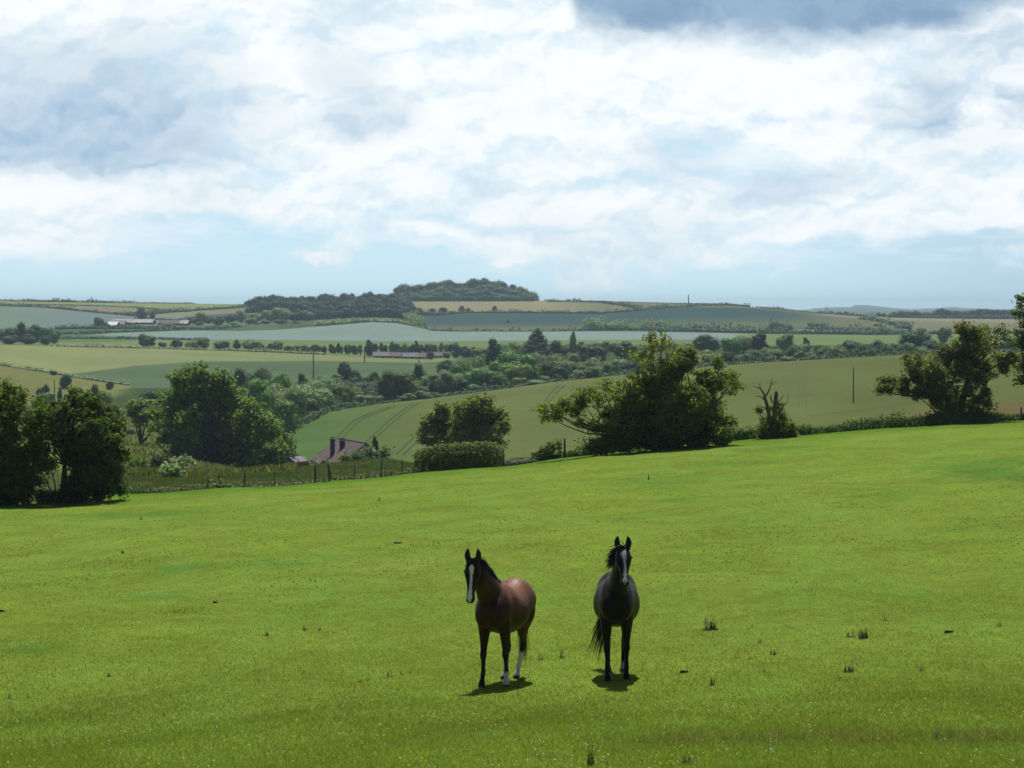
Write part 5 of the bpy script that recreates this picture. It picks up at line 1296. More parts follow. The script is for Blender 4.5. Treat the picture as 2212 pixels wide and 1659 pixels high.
def smooth_path(pts, n):
    """Catmull-Rom through rows (any number of columns)."""
    p = np.asarray(pts, float); p = np.vstack([2 * p[0] - p[1], p, 2 * p[-1] - p[-2]])
    out_ = []
    m = len(p) - 3
    for t in np.linspace(0, m - 1e-6, n):
        i = int(t); f = t - i; a, b, c, d = p[i:i + 4]
        out_.append(0.5 * ((2 * b) + (c - a) * f + (2 * a - 5 * b + 4 * c - d) * f * f + (3 * b - a - 3 * c + d) * f ** 3))
    return np.array(out_)

def nrm(v): v = np.asarray(v, float); return v / (np.linalg.norm(v) + 1e-9)

def coat_material(name, rough, spec, sheen, sheen_col):
    m_, gg, out = material(name)
    ac = gg.node('ShaderNodeAttribute', attribute_name='Col').outputs['Color']
    tc = gg.node('ShaderNodeTexCoord').outputs['Object']
    hn = gg.noise(tc, 90, 3, 0.6); sn = gg.noise(tc, 5, 4, .6)
    c = gg.mix(1.0, ac, gg.mix(sn, (.75, .75, .75), (1.25, 1.22, 1.2)), 'MULTIPLY')
    p = principled(gg, out, c, gg.add(rough, gg.mul(gg.sub(sn, .5), .2)), spec, gg.add(gg.mul(hn, .12), gg.noise(tc, 7, 3, .5)), .35, .018)
    p.inputs['Sheen Weight'].default_value = sheen; p.inputs['Sheen Tint'].default_value = (*sheen_col, 1); p.inputs['Sheen Roughness'].default_value = .35
    return m_
COAT_B = coat_material('bay_coat', 0.50, 0.17, 0.0, (1, .85, .75))
COAT_D = coat_material('dark_coat', 0.48, 0.13, 0.0, (.85, .9, 1))
m_, gg, out = material('horse_hair')
principled(gg, out, gg.mix(gg.node('ShaderNodeNewGeometry').outputs['Random Per Island'], (0.006, 0.005, 0.005), (0.028, 0.020, 0.016)), 0.45, .4)
HAIR = m_
m_, gg, out = material('horse_eye'); principled(gg, out, (0.008, 0.006, 0.005), 0.12, .6); EYE = m_
HOOF = plain('hoof_horn', (0.035, 0.028, 0.022), (0.09, 0.07, 0.055), 30, .6)

def make_horse(name, foot_xy, d, yaw, cfg, colf, coat, label):
    """foot_xy: survey x of the body centre line at the forefeet, d its distance; local +X is where the horse faces, +Y its left."""
    ox = (foot_xy - CX) / F * d
    fwd = np.array([-math.sin(yaw), -math.cos(yaw), 0]); left = np.array([-fwd[1], fwd[0], 0])
    # local origin lies 0.45 m behind the forefeet line
    o_xy = np.array([ox, d, 0]) - fwd * 0.45
    o_z = 0.5 * (gz(*(o_xy + fwd * .45)[:2]) + gz(*(o_xy - fwd * .75)[:2]))
    org = np.array([o_xy[0], o_xy[1], o_z - 0.02])
    R = np.stack([fwd, left, [0, 0, 1]], 1)
    pitch = (gz(*(o_xy + fwd * .45)[:2]) - gz(*(o_xy - fwd * .75)[:2])) / 1.2
    S_ = cfg.get('scale', 1.0)
    def W(p): p = np.asarray(p, float); q = p.copy(); q[..., 2] = p[..., 2] + pitch * p[..., 0] * 0.8; return q @ R.T * S_
    def foot_z(x, y):
        w_ = W(np.array([x, y, 0.0])) + org; return (gz(w_[0], w_[1]) - org[2]) / S_ - pitch * x * .8
    W2.k = S_
    mb = MB(); X_, Y_, Z_ = np.eye(3)
    bc = cfg.get('belly', 1.0)
    # trunk: (x, top, bottom, half width, exponent)
    T_ = np.array([(.78, 1.28, 1.08, .11), (.71, 1.36, .98, .20), (.60, 1.46, .92, .25), (.46, 1.56, .865, .27), (.30, 1.605, .83, .265), (.14, 1.585, .80, .295), (-.02, 1.525, .785, .315), (-.20, 1.495, .79, .325),
                   (-.38, 1.53, .825, .315), (-.52, 1.585, .89, .31), (-.66, 1.595, .97, .30), (-.80, 1.50, 1.02, .255), (-.90, 1.40, 1.06, .20), (-.955, 1.28, 1.10, .12)])
    for_r = smooth_path(T_, 44)
    sw = cfg.get('sway', 0.0)
    rings = []
    for x, zt, zb, hw in for_r:
        zc = zb + (zt - zb) * .47
        hw_ = hw * (1 + (bc - 1) * math.exp(-((x + .15) / .4) ** 2))
        rings.append(((x, sw * x, zc), Y_, Z_, hw_, zt - zc, zc - zb, 2.15))
    loft(mb, [(W(np.array(r[0])), W2(R, r[1]), W2(R, Z_), *r[3:]) for r in rings], 28)
    # neck along its path: (x, y, z, half width, half depth)
    npth = smooth_path(cfg['neck'], 26)
    rr = []
    for i, q in enumerate(npth):
        t_ = nrm(npth[min(i + 1, 25)][:3] - npth[max(i - 1, 0)][:3]); sd_ = nrm(np.cross(Z_, t_)) if abs(t_[2]) < .99 else Y_
        if sd_ @ Y_ < 0: sd_ = -sd_
        up_ = nrm(np.cross(t_, sd_)); 
        rr.append((W(q[:3]), W2(R, sd_), W2(R, up_), q[3], q[4], q[4], 2.1))
    loft(mb, rr, 22)
    # head
    poll = np.asarray(cfg['poll'], float); ax = nrm(cfg['head_dir']); 
    sd_ = nrm(np.cross(Z_, ax)); 
    if sd_ @ Y_ < 0: sd_ = -sd_
    roll = cfg.get('roll', 0.0)
    nn = nrm(np.cross(ax, sd_)); nn = nn if nn @ np.array([1, 0, .4]) > 0 else -nn
    sd_, nn = nrm(sd_ * math.cos(roll) + nn * math.sin(roll)), nrm(nn * math.cos(roll) - sd_ * math.sin(roll))
    hk = cfg.get('head_k', 1.0)
    H = np.array([(-.05, .055, .045, .08), (.02, .080, .062, .115), (.09, .097, .070, .135), (.16, .106, .072, .150), (.23, .098, .066, .150), (.30, .078, .058, .125), (.37, .062, .052, .095), (.44, .053, .046, .078), (.51, .053, .043, .072),
                  (.565, .058, .042, .070), (.605, .055, .036, .062), (.635, .042, .022, .042), (.648, .02, .008, .02)])
    H = smooth_path(H, 34) * np.array([1, 1.14, 1.05, 1.03]) * hk
    loft(mb, [(W(poll + ax * t_), W2(R, sd_), W2(R, nn), a, b_, c_, 2.25) for t_, a, b_, c_ in H], 24)
    # lower jaw and lip
    loft(mb, [(W(poll + ax * t_ * hk - nn * o_ * hk), W2(R, sd_), W2(R, nn), a * hk, b_ * hk, b_ * hk) for t_, o_, a, b_ in ((.10, .09, .05, .06), (.2, .10, .062, .06), (.32, .085, .045, .045), (.46, .065, .034, .034), (.58, .06, .038, .03), (.625, .05, .022, .018))], 14)
    # brow ridges and nostril rims
    for s in (-1, 1):
        loft(mb, [(W(poll + ax * t_ * hk + sd_ * s * .083 * hk + nn * .035 * hk), W2(R, sd_), W2(R, nn), r_, r_ * .8, r_ * .8) for t_, r_ in ((.10, .008), (.14, .026), (.18, .030), (.22, .022), (.26, .006))], 10)
        loft(mb, [(W(poll + ax * t_ * hk + sd_ * s * .040 * hk + nn * .012 * hk), W2(R, sd_), W2(R, nn), r_, r_, r_) for t_, r_ in ((.54, .006), (.57, .024), (.60, .026), (.625, .012))], 10)
        # cheek
        loft(mb, [(W(poll + ax * t_ * hk + sd_ * s * .055 * hk - nn * .055 * hk), W2(R, sd_), W2(R, nn), r_ * .55, r_, r_) for t_, r_ in ((.04, .02), (.12, .07), (.2, .085), (.28, .06), (.34, .015))], 12)
        # ears
        ed = nrm(nrm(-ax * .55 + nn * cfg.get('ear_fwd', .2)) + Z_ * 1.1 + sd_ * s * cfg.get('ear_out', .05)); es = nrm(sd_ - ed * (sd_ @ ed)); en = nrm(np.cross(es, ed))
        e0 = poll + ax * .0 + sd_ * s * .074 * hk + nn * .025
        loft(mb, [(W(e0 + ed * t_ + es * s * o_), W2(R, es), W2(R, en), a, b_, b_) for t_, o_, a, b_ in ((-.03, 0, .03, .03), (.01, .002, .038, .032), (.06, .008, .048, .029), (.105, .009, .046, .023), (.145, .004, .034, .017), (.175, -.004, .018, .011), (.195, -.010, .006, .006))], 14)
    # legs
    fx = cfg['feet']
    FL = [(.50, 1.28, .14, .08), (.47, 1.10, .150, .105), (.43, .95, .125, .098), (.42, .80, .090, .078), (.43, .66, .064, .058), (.44, .56, .052, .049), (.45, .50, .056, .053), (.452, .455, .050, .047), (.442, .40, .037, .036), (.438, .30, .034, .032), (.438, .225, .042, .037), (.446, .19, .045, .040), (.462, .145, .036, .034), (.478, .105, .042, .042), (.487, .075, .052, .050), (.50, .0, .064, .060)]
    HL = [(-.60, 1.34, .20, .10), (-.62, 1.15, .235, .155), (-.60, .98, .195, .145), (-.61, .84, .135, .105), (-.66, .73, .092, .074), (-.73, .63, .064, .052), (-.785, .56, .060, .046), (-.80, .50, .062, .050), (-.785, .43, .055, .047), (-.765, .37, .050, .044), (-.755, .28, .046, .041), (-.75, .21, .045, .039), (-.742, .18, .046, .041), (-.722, .135, .037, .035), (-.705, .10, .043, .042), (-.695, .07, .052, .050), (-.68, .0, .063, .060)]
    for key, path, y0, yf in (('FL', FL, .155, .135), ('FR', FL, -.155, -.135), ('HL', HL, .15, .13), ('HR', HL, -.15, -.13)):
        dx_, dy_ = fx[key]; top = path[0][1]
        rows = []
        for x, z, rx_, ry_ in path:
            t_ = 1 - min(1, z / .98); t_ = t_ ** .9
            xx = x + dx_ * t_; yy = (y0 * (1 - t_) + yf * t_) + dy_ * t_ + sw * x
            gzf = foot_z(path[-1][0] + dx_, yf + dy_)
            rows.append((xx, yy, z + gzf * t_, rx_, ry_))
        rows = smooth_path(rows, 48)
        rows[-1][2] = max(rows[-1][2], -1)
        loft(mb, [(W(q[:3]), W2(R, X_), W2(R, Y_), q[3], q[4], q[4], 2.1) for q in rows], 16)
    # shoulder, chest, buttock and stifle masses
    def ell(c, r):
        c = np.array(c, float); c[1] += sw * c[0]
        rr_ = [(W(c + X_ * r[0] * math.sin(a)), W2(R, Y_), W2(R, Z_), r[1] * math.cos(a), r[2] * math.cos(a), r[2] * math.cos(a)) for a in np.linspace(-1.5, 1.5, 13)]
        loft(mb, rr_, 18)
    for s in (-1, 1):
        ell((.50, s * .13, 1.18), (.20, .12, .25)); ell((.64, s * .10, 1.13), (.13, .13, .19)); ell((-.66, s * .15, 1.25), (.26, .155, .25)); ell((-.50, s * .19, 1.02), (.16, .09, .16)); ell((-.80, s * .10, 1.15), (.14, .11, .22))
    ell((.20, 0, 1.50), (.26, .10, .13)); ell((0, 0, 1.02), (.55, .25 * bc, .22))
    me = mb.mesh('raw', [], True)
    tmp = bpy.data.objects.new('raw', me); COL.objects.link(tmp)
    rm = tmp.modifiers.new('r', 'REMESH'); rm.mode = 'VOXEL'; rm.voxel_size = 0.0125
    sm = tmp.modifiers.new('s', 'SMOOTH'); sm.factor = .5; sm.iterations = 7
    dg = bpy.context.evaluated_depsgraph_get(); dg.update()
    body = bpy.data.meshes.new_from_object(tmp.evaluated_get(dg)); body.name = name
    bpy.data.objects.remove(tmp)
    nV = len(body.vertices); co = np.empty(nV * 3, np.float32); body.vertices.foreach_get('co', co); co = co.reshape(-1, 3).astype(float)
    loc_ = co @ R / S_; loc_[:, 2] -= pitch * loc_[:, 0] * .8          # back to the horse's own axes
    hp = loc_ - poll; ht, hs_, hn_ = hp @ ax / hk, hp @ sd_ / hk, hp @ nn / hk
    cols = colf(loc_, ht, hs_, hn_, (hp @ Z_))
    ca = body.color_attributes.new('Col', 'FLOAT_COLOR', 'POINT'); c4 = np.ones((nV, 4), np.float32); c4[:, :3] = cols; ca.data.foreach_set('color', c4.ravel())
    body.polygons.foreach_set('use_smooth', np.ones(len(body.polygons), bool))
    body.materials.clear(); body.materials.append(coat)
    ho = link(name, body, None, org); tag(ho, label, 'horse')
    # eyes
    for s in (-1, 1):
        eb = MB(); c = W(poll + ax * .165 * hk + sd_ * s * .112 * hk + nn * .022 * hk); eb.addq(ICO_V * .022 + c, None, ICO_F); eb.link('eye', EYE, ho, True)
    # hair
    def strands(nm, roots, n, length, wdt, dirf, droop, waves=.02):
        rt = np.asarray(roots, float); hb = MB()
        for i in range(n):
            t_ = rng.random() * (len(rt) - 1); k_ = int(t_); f_ = t_ - k_
            p = rt[k_] * (1 - f_) + rt[min(k_ + 1, len(rt) - 1)] * f_ + rng.normal(0, .008, 3)
            v = nrm(dirf(t_ / (len(rt) - 1)) + rng.normal(0, .09 if nm == 'tail' else .16, 3)); L = length * rng.uniform(.55, 1.1); m = 6
            pts_ = [p]
            for j in range(m):
                v = nrm(v + np.array([0, 0, -droop]) + rng.normal(0, waves, 3)); pts_.append(pts_[-1] + v * L / m)
            pts_ = W(np.array(pts_)); sdv = nrm(np.cross(pts_[-1] - pts_[0], rng.normal(0, 1, 3)))
            ww = wdt * np.array([.6, 1, 1, .9, .7, .45, .1])[:, None]
            A, B = pts_ - sdv * ww, pts_ + sdv * ww
            hb.addq(np.concatenate([A, B]), [(j, j + 1, m + 2 + j, m + 1 + j) for j in range(m)])
        return hb.link(nm, HAIR, ho)
    crest = []
    for i in range(cfg.get('mane_from', 8), 26, 2):
        q = npth[i]; t_ = nrm(npth[min(i + 1, 25)][:3] - npth[i - 1][:3]); up_ = nrm(np.cross(t_, nrm(np.cross(Z_, t_)))); up_ = up_ if up_[0] < 0 or up_[2] > 0 else -up_
        if up_ @ np.array([-1, 0, .6]) < 0: up_ = -up_
        crest.append(q[:3] + up_ * q[4] * .93)
    crest.append(poll - ax * .03 + nn * .01)
    strands('mane', crest, cfg['mane_n'], cfg['mane_len'], .007, cfg['mane_dir'], cfg['mane_droop'], .09)
    strands('forelock', [poll + nn * .05 - sd_ * .03, poll + nn * .055 + sd_ * .03], 90, cfg.get('fore_len', .16), .006, cfg['fore_dir'], cfg.get('fore_droop', .3))
    strands('tail', [(-.93, sw * -.9, 1.36), (-.95, sw * -.9, 1.30), (-.96, sw * -.9, 1.22)], cfg['tail_n'], cfg['tail_len'], .009, cfg['tail_dir'], cfg['tail_droop'], .05)
    # hooves as their own horn shells
    return ho

def W2(R, v): return R @ np.asarray(v, float) * W2.k
W2.k = 1.0

def mixc(c, col, t_): t_ = np.clip(t_, 0, 1)[:, None]; return c * (1 - t_) + np.asarray(col) * t_

def blaze(c, ht, hs_, hn_, spec, col, soft=.006, off=0.0):
    """white face marking: half-width along the face by distance from the poll."""
    w_ = np.interp(ht, [s[0] for s in spec], [s[1] for s in spec]); ce = np.interp(ht, [s[0] for s in spec], [s[2] for s in spec])
    edge = w_ * (1 + .12 * np.sin(ht * 70) + .08 * np.sin(ht * 151 + 1))
    t_ = sst(edge - np.abs(hs_ - ce - off), -soft, soft) * (hn_ > .0) * (ht > spec[0][0]) * (ht < spec[-1][0] + .02)
    return mixc(c, col, t_)

def bay_colours(p, ht, hs_, hn_, hz_):
    c = np.tile(np.array([0.085, 0.029, 0.012]), (len(p), 1))
    z = p[:, 2]
    c = mixc(c, (.205, .088, .045), sst(z - .15 * sst(p[:, 0], .2, .5), 1.05, 1.48) * .85)  # sunlit top of the body painted lighter into the coat
    c = mixc(c, (.020, .009, .006), sst(p[:, 0], .35, .6) * .75)  # shade on chest and neck painted into the coat
    c = mixc(c, (.016, .007, .005), (1 - sst(z, .95, 1.2)) * .7)  # underside shade painted into the coat colour
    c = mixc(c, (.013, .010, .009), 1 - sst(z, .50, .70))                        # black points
    head = sst(ht, -.12, -.02) * sst(hn_, -.24, -.14) * (1 - sst(np.abs(hs_), .15, .2)) * (ht < .72)
    c = mixc(c, (.020, .009, .007), head * .9)
    c = mixc(c, (.012, .010, .010), head * sst(ht, .40, .5))
    ears = (hz_ > .03) * (p[:, 0] > .6)
    c = mixc(c, (.016, .010, .008), ears * 1.0)
    c = blaze(c, ht, hs_, hn_, [(.07, .004, 0), (.10, .030, -.004), (.15, .040, 0), (.19, .026, .004), (.24, .018, .004), (.40, .017, .002), (.47, .024, 0), (.53, .036, -.004), (.59, .038, -.006), (.61, .02, 0)], (.72, .70, .69))
    # socks
    lfx = p[:, 0] > 0
    wav = .012 * np.sin(p[:, 0] * 60 + p[:, 1] * 40)
    c = mixc(c, (.62, .60, .57), lfx * (p[:, 1] > 0.02) * (1 - sst(z + wav, .235, .275)))
    c = mixc(c, (.62, .60, .57), (~lfx) * (1 - sst(z + wav, .39, .45)) * (p[:, 1] > -1))
    c = mixc(c, (.05, .042, .036), 1 - sst(z, .055, .075))
    return c

def dark_colours(p, ht, hs_, hn_, hz_):
    c = np.tile(np.array([0.010, 0.0075, 0.0065]), (len(p), 1))
    z = p[:, 2]
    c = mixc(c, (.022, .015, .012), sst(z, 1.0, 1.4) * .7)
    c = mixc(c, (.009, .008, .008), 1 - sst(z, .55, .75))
    c = blaze(c, ht, hs_, hn_, [(.055, .004, .02), (.08, .022, .015), (.12, .036, -.004), (.17, .034, .002), (.22, .020, .008), (.30, .015, .010), (.38, .018, .012), (.46, .027, .008), (.51, .020, .004), (.56, .034, .0), (.60, .036, 0), (.615, .01, 0)], (.36, .37, .40))
    c = mixc(c, (.30, .29, .29), (p[:, 0] < 0) * (p[:, 1] > 0) * (1 - sst(z, .15, .20)))
    c = mixc(c, (.035, .03, .028), 1 - sst(z, .055, .075))
    return c

BAY = dict(
    neck=[(.36, 0, 1.26, .21, .30), (.52, -.02, 1.42, .175, .255), (.66, -.05, 1.58, .135, .21), (.78, -.085, 1.73, .108, .17), (.87, -.115, 1.86, .092, .14), (.93, -.13, 1.935, .075, .105)],
    poll=(.955, -.135, 1.955), head_dir=(.36, .05, -.93), head_k=1.0, roll=0.02, ear_out=.06,
    feet=dict(FR=(.10, -.01), FL=(-.16, .02), HL=(-.05, -.16), HR=(.10, -.05)), belly=1.0, sway=.02, scale=1.03,
    mane_n=520, mane_len=.20, mane_dir=lambda t: np.array([-.25, .75, .25]), mane_droop=.45, fore_dir=np.array([.25, -.65, -.35]), fore_len=.15,
    tail_n=420, tail_len=.92, tail_dir=lambda t: np.array([-.25, .0, -1]), tail_droop=.6)
BAY['fore_dir'] = lambda t: np.array([.25, -.65, -.35])
DARK = dict(
    neck=[(.36, 0, 1.26, .20, .30), (.52, .01, 1.42, .16, .25), (.66, .03, 1.60, .128, .205), (.76, .05, 1.76, .108, .165), (.83, .065, 1.90, .094, .14), (.87, .07, 1.985, .077, .105)],
    poll=(.90, .072, 2.03), head_dir=(.60, .04, -.80), head_k=1.0, roll=-.03, ear_out=.07, ear_fwd=.1,
    feet=dict(FR=(.02, .0), FL=(-.05, .015), HL=(.02, -.03), HR=(.10, .0)), belly=1.10, sway=-.02, scale=1.06,
    mane_from=15, mane_n=380, mane_len=.25, mane_dir=lambda t: np.array([-.15, -1.0, .05 + .25 * t]), mane_droop=.26, fore_dir=lambda t: np.array([.1, -.5, .2]), fore_len=.12,
    tail_n=240, tail_len=1.10, tail_dir=lambda t: np.array([-.30, -.42, -.80]), tail_droop=.16)
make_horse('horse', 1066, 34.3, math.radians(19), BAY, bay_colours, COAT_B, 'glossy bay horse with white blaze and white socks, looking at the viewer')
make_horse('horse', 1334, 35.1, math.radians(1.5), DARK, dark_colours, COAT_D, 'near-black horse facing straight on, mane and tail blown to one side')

# ------------------------------------------------------------------ grass, flowers and weeds on the pasture
def past_zone(n, d0=18.2, d1=112.0, pw=1.0):
    xs = rng.uniform(-350, 2560, n)
    q = rng.random(n)
    ds = d0 * (d1 / d0) ** (q ** pw)
    e = np.interp(xs, XG, SD[SN['edge']])
    k = ds < e - .3
    return xs[k], ds[k]
TALL = [(1330, 2260, 21.6, 23.6), ]
def tallness(xs, ds):
    a = sst(xs, 1180, 1500) * np.exp(-((ds - (21.6 + .5 * np.sin(xs * .006))) / .75) ** 2)
    b = .7 * np.exp(-((xs - 390) / 50) ** 2 - ((ds - 49.5) / .8) ** 2) + .5 * np.exp(-((xs - 640) / 120) ** 2 - ((ds - 50) / .8) ** 2) + .5 * np.exp(-((xs - 350) / 60) ** 2 - ((ds - 43.8) / .6) ** 2)
    c = .8 * np.exp(-((xs - 2150) / 90) ** 2 - ((ds - 95) / 4) ** 2) + .45 * np.exp(-((xs - 1400) / 60) ** 2 - ((ds - 94) / 2.5) ** 2)
    return a + b + c
def grass_blades(n):
    xs, ds = past_zone(n, 17.8, 78, 1.25)
    kp = rng.random(len(xs)) > sst(ds, 45, 78); xs, ds = xs[kp], ds[kp]
    X = (xs - CX) / F * ds + 0; Z = gz(X, ds); m = len(X)
    tl = tallness(xs, ds) * (.25 + .75 * (np.sin(xs * .021 + ds * 2.1) * np.sin(xs * .008 - ds * 3.3) > -.1))
    patch_ = .5 + .5 * np.sin(X * 1.7 + np.sin(ds * .9) * 2) * np.sin(ds * .7 - X * .6)
    hh = (.026 + .028 * patch_ * rng.random(m)) * rng.uniform(.5, 1.3, m) * (1 - .4 * sst(ds, 24, 60)) + tl * .11 * rng.random(m)
    ww = .0032 * (ds / 20) ** .8 * rng.uniform(.6, 1.4, m)
    a = rng.uniform(0, math.pi, m); lean = rng.normal(0, .8, (m, 2)) * hh[:, None]
    A = np.stack([X - np.cos(a) * ww, ds - np.sin(a) * ww, Z - .005], -1); B = np.stack([X + np.cos(a) * ww, ds + np.sin(a) * ww, Z - .005], -1)
    T_ = np.stack([X + lean[:, 0], ds + lean[:, 1], Z + hh], -1)
    V_ = np.stack([A, B, T_], 1).reshape(-1, 3)
    c = np.array([.130, .198, .030]) * np.ones((m, 3))
    c = mixc(c, (.165, .205, .030), patch_ * .6); c = mixc(c, (.20, .17, .07), (rng.random(m) < .05) * .7)
    c = mixc(c, (.065, .125, .024), np.clip(tl, 0, 1) * .6 * (rng.random(m) < .6))
    c = mixc(c, (.22, .16, .09), (rng.random(m) < .30) * np.clip(tl, 0, 1) * (ds < 24))
    c = c * (1 + .22 * (1 - sst(ds, 19, 34)))[:, None]
    me = np_mesh('grass', V_, None, np.arange(3 * m).reshape(m, 3), False, np.repeat(c, 3, axis=0), [BLADE])
    return tag(link('grass', me), 'short sunlit grass covering the sloping pasture', 'grass', kind='stuff')
grass_blades(760000)
def turf_tufts(n):
    xs = rng.uniform(-60, 2270, n); ds = 48 * (150 / 48) ** rng.random(n)
    e = np.interp(xs, XG, SD[SN['edge']]); k = (ds < e - .3) & (rng.random(n) < sst(ds, 46, 70)); xs, ds = xs[k], ds[k]
    X = (xs - CX) / F * ds; Z = gz(X, ds); m = len(X)
    pt = .5 + .5 * np.sin(X * 1.1 + np.sin(ds * .5) * 2) * np.sin(ds * .33 - X * .4)
    hh = .022 * rng.uniform(.3, 1.4, m) * (.5 + pt); ww = .02 * rng.uniform(.6, 1.8, m); a = rng.uniform(-.6, .6, m)
    A = np.stack([X - np.cos(a) * ww, ds - np.sin(a) * ww, Z - .01], -1); B = np.stack([X + np.cos(a) * ww, ds + np.sin(a) * ww, Z - .01], -1)
    T_ = np.stack([X + rng.normal(0, .02, m), ds + rng.normal(0, .06, m), Z + hh], -1)
    c = mixc(np.array([.11, .18, .028]) * np.ones((m, 3)), (.15, .21, .034), rng.random(m) * pt); c = mixc(c, (.085, .155, .026), (rng.random(m) < .15) * .7)
    me = np_mesh('turf_tufts', np.stack([A, B, T_], 1).reshape(-1, 3), None, np.arange(3 * m).reshape(m, 3), False, np.repeat(c, 3, axis=0), [BLADE])
    return tag(link('turf_tufts', me), 'small grass tufts mottling the far half of the pasture', 'grass', kind='stuff')
turf_tufts(70000)

m_, gg, out = material('petal_white'); principled(gg, out, (.72, .72, .66), .6, .2); PW = m_
m_, gg, out = material('petal_yellow'); principled(gg, out, (.62, .48, .03), .5, .2); PY = m_
def flowers(name, mat, n, dens, label, sz, h0):
    xs, ds = past_zone(n, 18.2, 70, 1.0)
    k = rng.random(len(xs)) < dens(xs, ds)
    xs, ds = xs[k], ds[k]; X = (xs - CX) / F * ds; Z = gz(X, ds) + h0 * rng.uniform(.5, 1.3, len(X))
    C = np.stack([X, ds, Z], -1)
    V_, Q = leaf_quads(C, rng.normal(0, .45, C.shape) + [0, -.5, 1], sz * rng.uniform(.6, 1.2, len(C)) * (ds / 24) ** .35)
    return tag(link(name, np_mesh(name, V_, Q, None, False, None, [mat])), label, 'flowers', kind='stuff')
cl = lambda xs, ds, f, s: np.clip(np.sin(xs * .011 * f + s) * np.sin(ds * .8 * f + xs * .004 + s) + .25, 0, 1)
flowers('white_flowers', PW, 16000, lambda x, d: (.06 + .32 * cl(x, d, 1, 0)) * (1.04 - sst(d, 19, 34)), 'tiny white clover and daisy heads dotted through the grass', .0075, .045)
flowers('yellow_flowers', PY, 9000, lambda x, d: (.04 + .5 * cl(x, d, .8, 2)) * (1.1 - sst(d, 20, 48)), 'tiny yellow buttercups dotted through the grass', .009, .07)
flowers('buttercup_patch', PY, 6000, lambda x, d: np.exp(-((x - 880) / 110) ** 2 - ((d - 23.1) / .5) ** 2) * .30 + np.exp(-((x - 580) / 70) ** 2 - ((d - 21.8) / .35) ** 2) * .25, 'denser drift of buttercups below the bay horse', .010, .07)

# thistles and docks: each clump a plant of its own
def weed_mesh(seed, n_st, upright=1.0):
    r = random.Random(seed); mb = MB(); sb = MB()
    for _ in range(n_st):
        a = r.uniform(0, 6.28); rr = r.uniform(0, .42); bx, by = math.cos(a) * rr, math.sin(a) * rr * .8; h = r.uniform(.5, 1.0) * upright; lx, ly = r.uniform(-.14, .14), r.uniform(-.14, .14)
        sb.tube([(bx, by, -.05), (bx + lx * .4, by + ly * .4, h * .5), (bx + lx, by + ly, h)], [.018, .014, .007], 4)
        m = int(26 * h) + 8
        t = np.array([r.random() for _ in range(m)]); C = np.stack([bx + lx * t, by + ly * t, h * t], -1)
        ang = np.array([r.uniform(0, 6.28) for _ in range(m)]); L = .16 * (1.15 - t * .8)
        dirs = np.stack([np.cos(ang), np.sin(ang), np.full(m, .55)], -1)
        for c_, d_, l_ in zip(C, dirs, L):
            side = np.cross(d_, [0, 0, 1.0]); side = side / (np.linalg.norm(side) + 1e-6) * .042
            mb.addq([c_, c_ + d_ * l_ * .5 + side, c_ + d_ * l_, c_ + d_ * l_ * .5 - side], [(0, 1, 2, 3)])
    for _ in range(26):
        a = r.uniform(0, 6.28); l_ = r.uniform(.2, .45); c_ = np.array([math.cos(a) * .15, math.sin(a) * .15, .02]); d_ = np.array([math.cos(a), math.sin(a), .35]); side = np.array([-math.sin(a), math.cos(a), 0]) * .05
        mb.addq([c_, c_ + d_ * l_ * .5 + side, c_ + d_ * l_, c_ + d_ * l_ * .5 - side], [(0, 1, 2, 3)])
    return mb.mesh('leaves', [L_WEED]), sb.mesh('stem', [L_WEED])
WM = [weed_mesh(1, 7), weed_mesh(2, 3), weed_mesh(3, 11, .8), weed_mesh(4, 1), weed_mesh(5, 5, .6)]
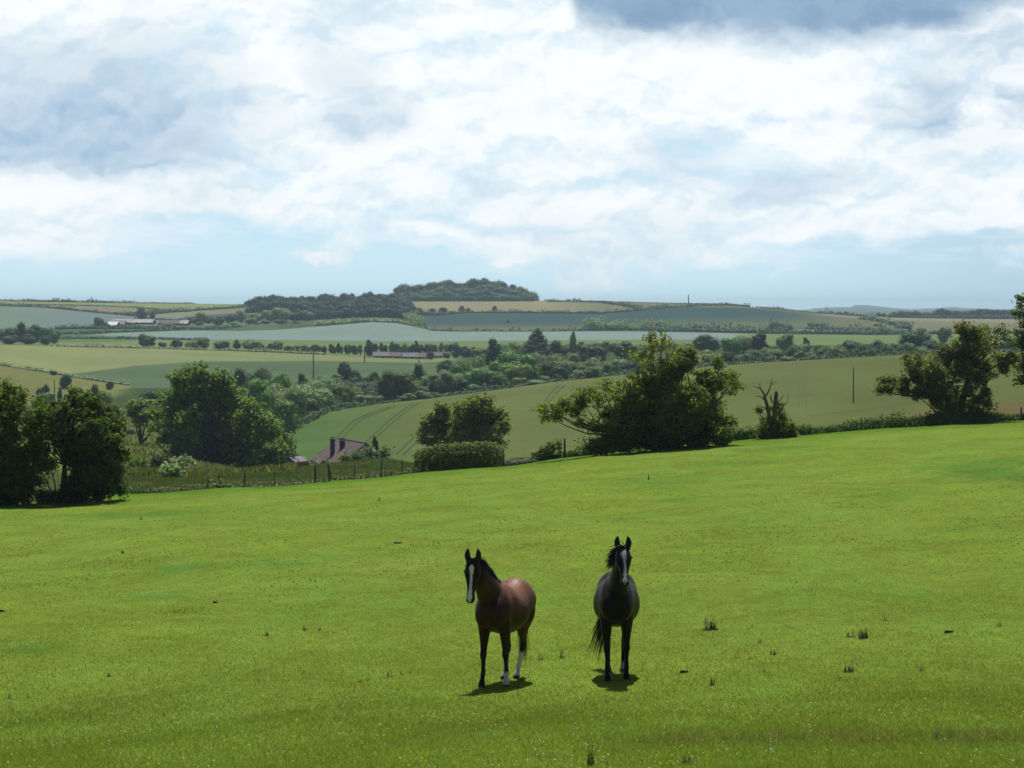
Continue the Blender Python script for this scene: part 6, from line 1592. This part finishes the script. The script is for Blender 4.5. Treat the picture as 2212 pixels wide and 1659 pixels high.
WD = [(1533, 1361, 36, 27, 0, 'thistle clump with one tall stem, uphill right of the dark horse'), (1625, 1353, 9, 10, 3, 'single small weed right of the tallest-stemmed thistle clump'), (1840, 1377, 22, 20, 1, 'left half of the paired thistle clump in the right of the pasture'), (1864, 1379, 24, 28, 2, 'right, taller half of the paired thistle clump'),
      (1911, 1341, 14, 20, 3, 'single upright weed above the paired thistle clump'), (2156, 1353, 14, 16, 1, 'small dark weed near the right edge of the pasture'), (1670, 1415, 20, 12, 4, 'low leafy weed below right of the small single weed'), (1592, 1422, 9, 18, 1, 'thin twin-stemmed weed in the middle right of the pasture'),
      (1619, 1425, 9, 6, 4, 'tiny dark weed beside the thin twin-stemmed weed'), (1650, 1453, 9, 26, 3, 'tall thin pale weed below the low leafy weed'), (1834, 1453, 22, 23, 2, 'bushy spiky thistle below the paired clump'), (1991, 1451, 14, 16, 1, 'small spiky thistle right of the bushy spiky one'),
      (1538, 1482, 11, 28, 2, 'dark upright thistle lowest to the right of the dark horse'), (1640, 1389, 12, 8, 4, 'low weed between the low leafy weed and the single small weed'), (575, 1375, 12, 13, 0, 'dark pointed weed in the left middle of the pasture'), (237, 1463, 14, 9, 4, 'small dark weed tuft far to the left'),
      (795, 1471, 9, 24, 3, 'tall hooked thin weed left of the bay horse'), (844, 1462, 16, 20, 1, 'forked thistle second from the bay horse group of weeds'), (867, 1458, 9, 14, 1, 'small weed between the forked thistle and the slim one'), (885, 1454, 7, 16, 3, 'slim upright weed nearest the bay horse'),
      (659, 1362, 14, 9, 4, 'low dark weed left of two upslope of the bay horse'), (690, 1362, 9, 8, 4, 'low dark weed right of two upslope of the bay horse'), (776, 1474, 12, 8, 4, 'low weed at the foot of the hooked thin weed'), (1213, 1422, 14, 28, 1, 'tall weed between the two horses, right one'),
      (1166, 1426, 14, 22, 1, 'tall weed between the two horses, left one'), (1276, 1668, 20, 56, 2, 'dark thistle cut off by the bottom edge'), (265, 1196, 8, 10, 2, 'small dark tuft high on the left of the pasture'), (818, 1082, 8, 8, 4, 'tiny tuft far up the pasture below the fence'), (305, 1123, 8, 8, 4, 'tiny tuft below the dense dark tree'),
      (1402, 1036, 8, 12, 4, 'tiny tuft in the shade edge below the broad hawthorn'), (62, 1510, 10, 24, 3, 'thin pale weed stem at the left edge of the pasture'), (22, 1510, 10, 16, 1, 'small weed left of the thin pale stem'), (353, 1548, 9, 10, 4, 'small weed low on the left'), (1485, 1650, 30, 18, 4, 'dark leafy dock at the bottom right of centre'), (2030, 1600, 30, 20, 4, 'broad dark weed in the longer grass at lower right')]
for i, (x, yb, wp, hp_, k, lb) in enumerate(WD):
    b = hit(x, yb if yb < 1655 else 1657); s_ = b.y / F
    o = empty('thistle' if k != 4 else 'weed', b)
    a_ = link('leaves', WM[k][0], o); b__ = link('stem', WM[k][1], o)
    for q in (a_, b__): q.scale = (wp * s_ * 1.25, wp * s_ * 1.25, hp_ * s_ * 1.12 * (1.0 if k != 4 else 1.6)); q.rotation_euler = (0, 0, i * 1.3)
    tag(o, lb, 'weed')
# bits lying on the turf
m_, gg, out = material('dung'); principled(gg, out, gg.mix(gg.noise(gg.node('ShaderNodeTexCoord').outputs['Object'], 9, 4), (.03, .024, .014), (.08, .06, .035)), .9, .1); DUNG = m_
for x, y, wp, lb in ((860, 1174, 26, 'thin dark dropping patch on the turf upslope of the bay horse'), (1478, 1454, 24, 'dark twig-like lump on the turf right of the dark horse'), (4, 1322, 16, 'dark lump on the turf at the left edge'), (465, 1303, 14, 'small dark dropping left of the lush grass streaks'), (2050, 1368, 26, 'low brown dropping at the right of the pasture')):
    p = hit(x, y); s_ = p.y / F * wp / 2 * .7; mb = MB()
    for q in range(7):
        c = np.array([(q / 3 - 1) * s_ * .8, rng.uniform(-.15, .15) * s_, .012]); mb.addq(ICO_V * (1 + .2 * np.sin(ICO_V * 7 + q)) * np.array([s_ * .3, s_ * .3, .035]) + c, None, ICO_F)
    tag(mb.link('dropping', DUNG, None, True), lb, 'dropping').location = p

# ------------------------------------------------------------------ the air: thin even haze over the whole valley
bmh = bmesh.new(); bmesh.ops.create_cube(bmh, size=1.0); mh = bpy.data.meshes.new('haze'); bmh.to_mesh(mh); bmh.free()
m_, gg, out = material('haze_air')
pv = gg.node('ShaderNodeVolumePrincipled')
pv.inputs['Color'].default_value = (0.62, 0.86, 1.0, 1); pv.inputs['Density'].default_value = 0.00010; pv.inputs['Anisotropy'].default_value = 0.25
gg.nt.links.new(pv.outputs[0], out.inputs['Volume'])
mh.materials.append(m_)
hz_ = link('haze', mh); hz_.location = (0, 6500, -5); hz_.scale = (16000, 13200, 110)
tag(hz_, 'thin blue haze hanging over the valley', 'haze', kind='stuff')
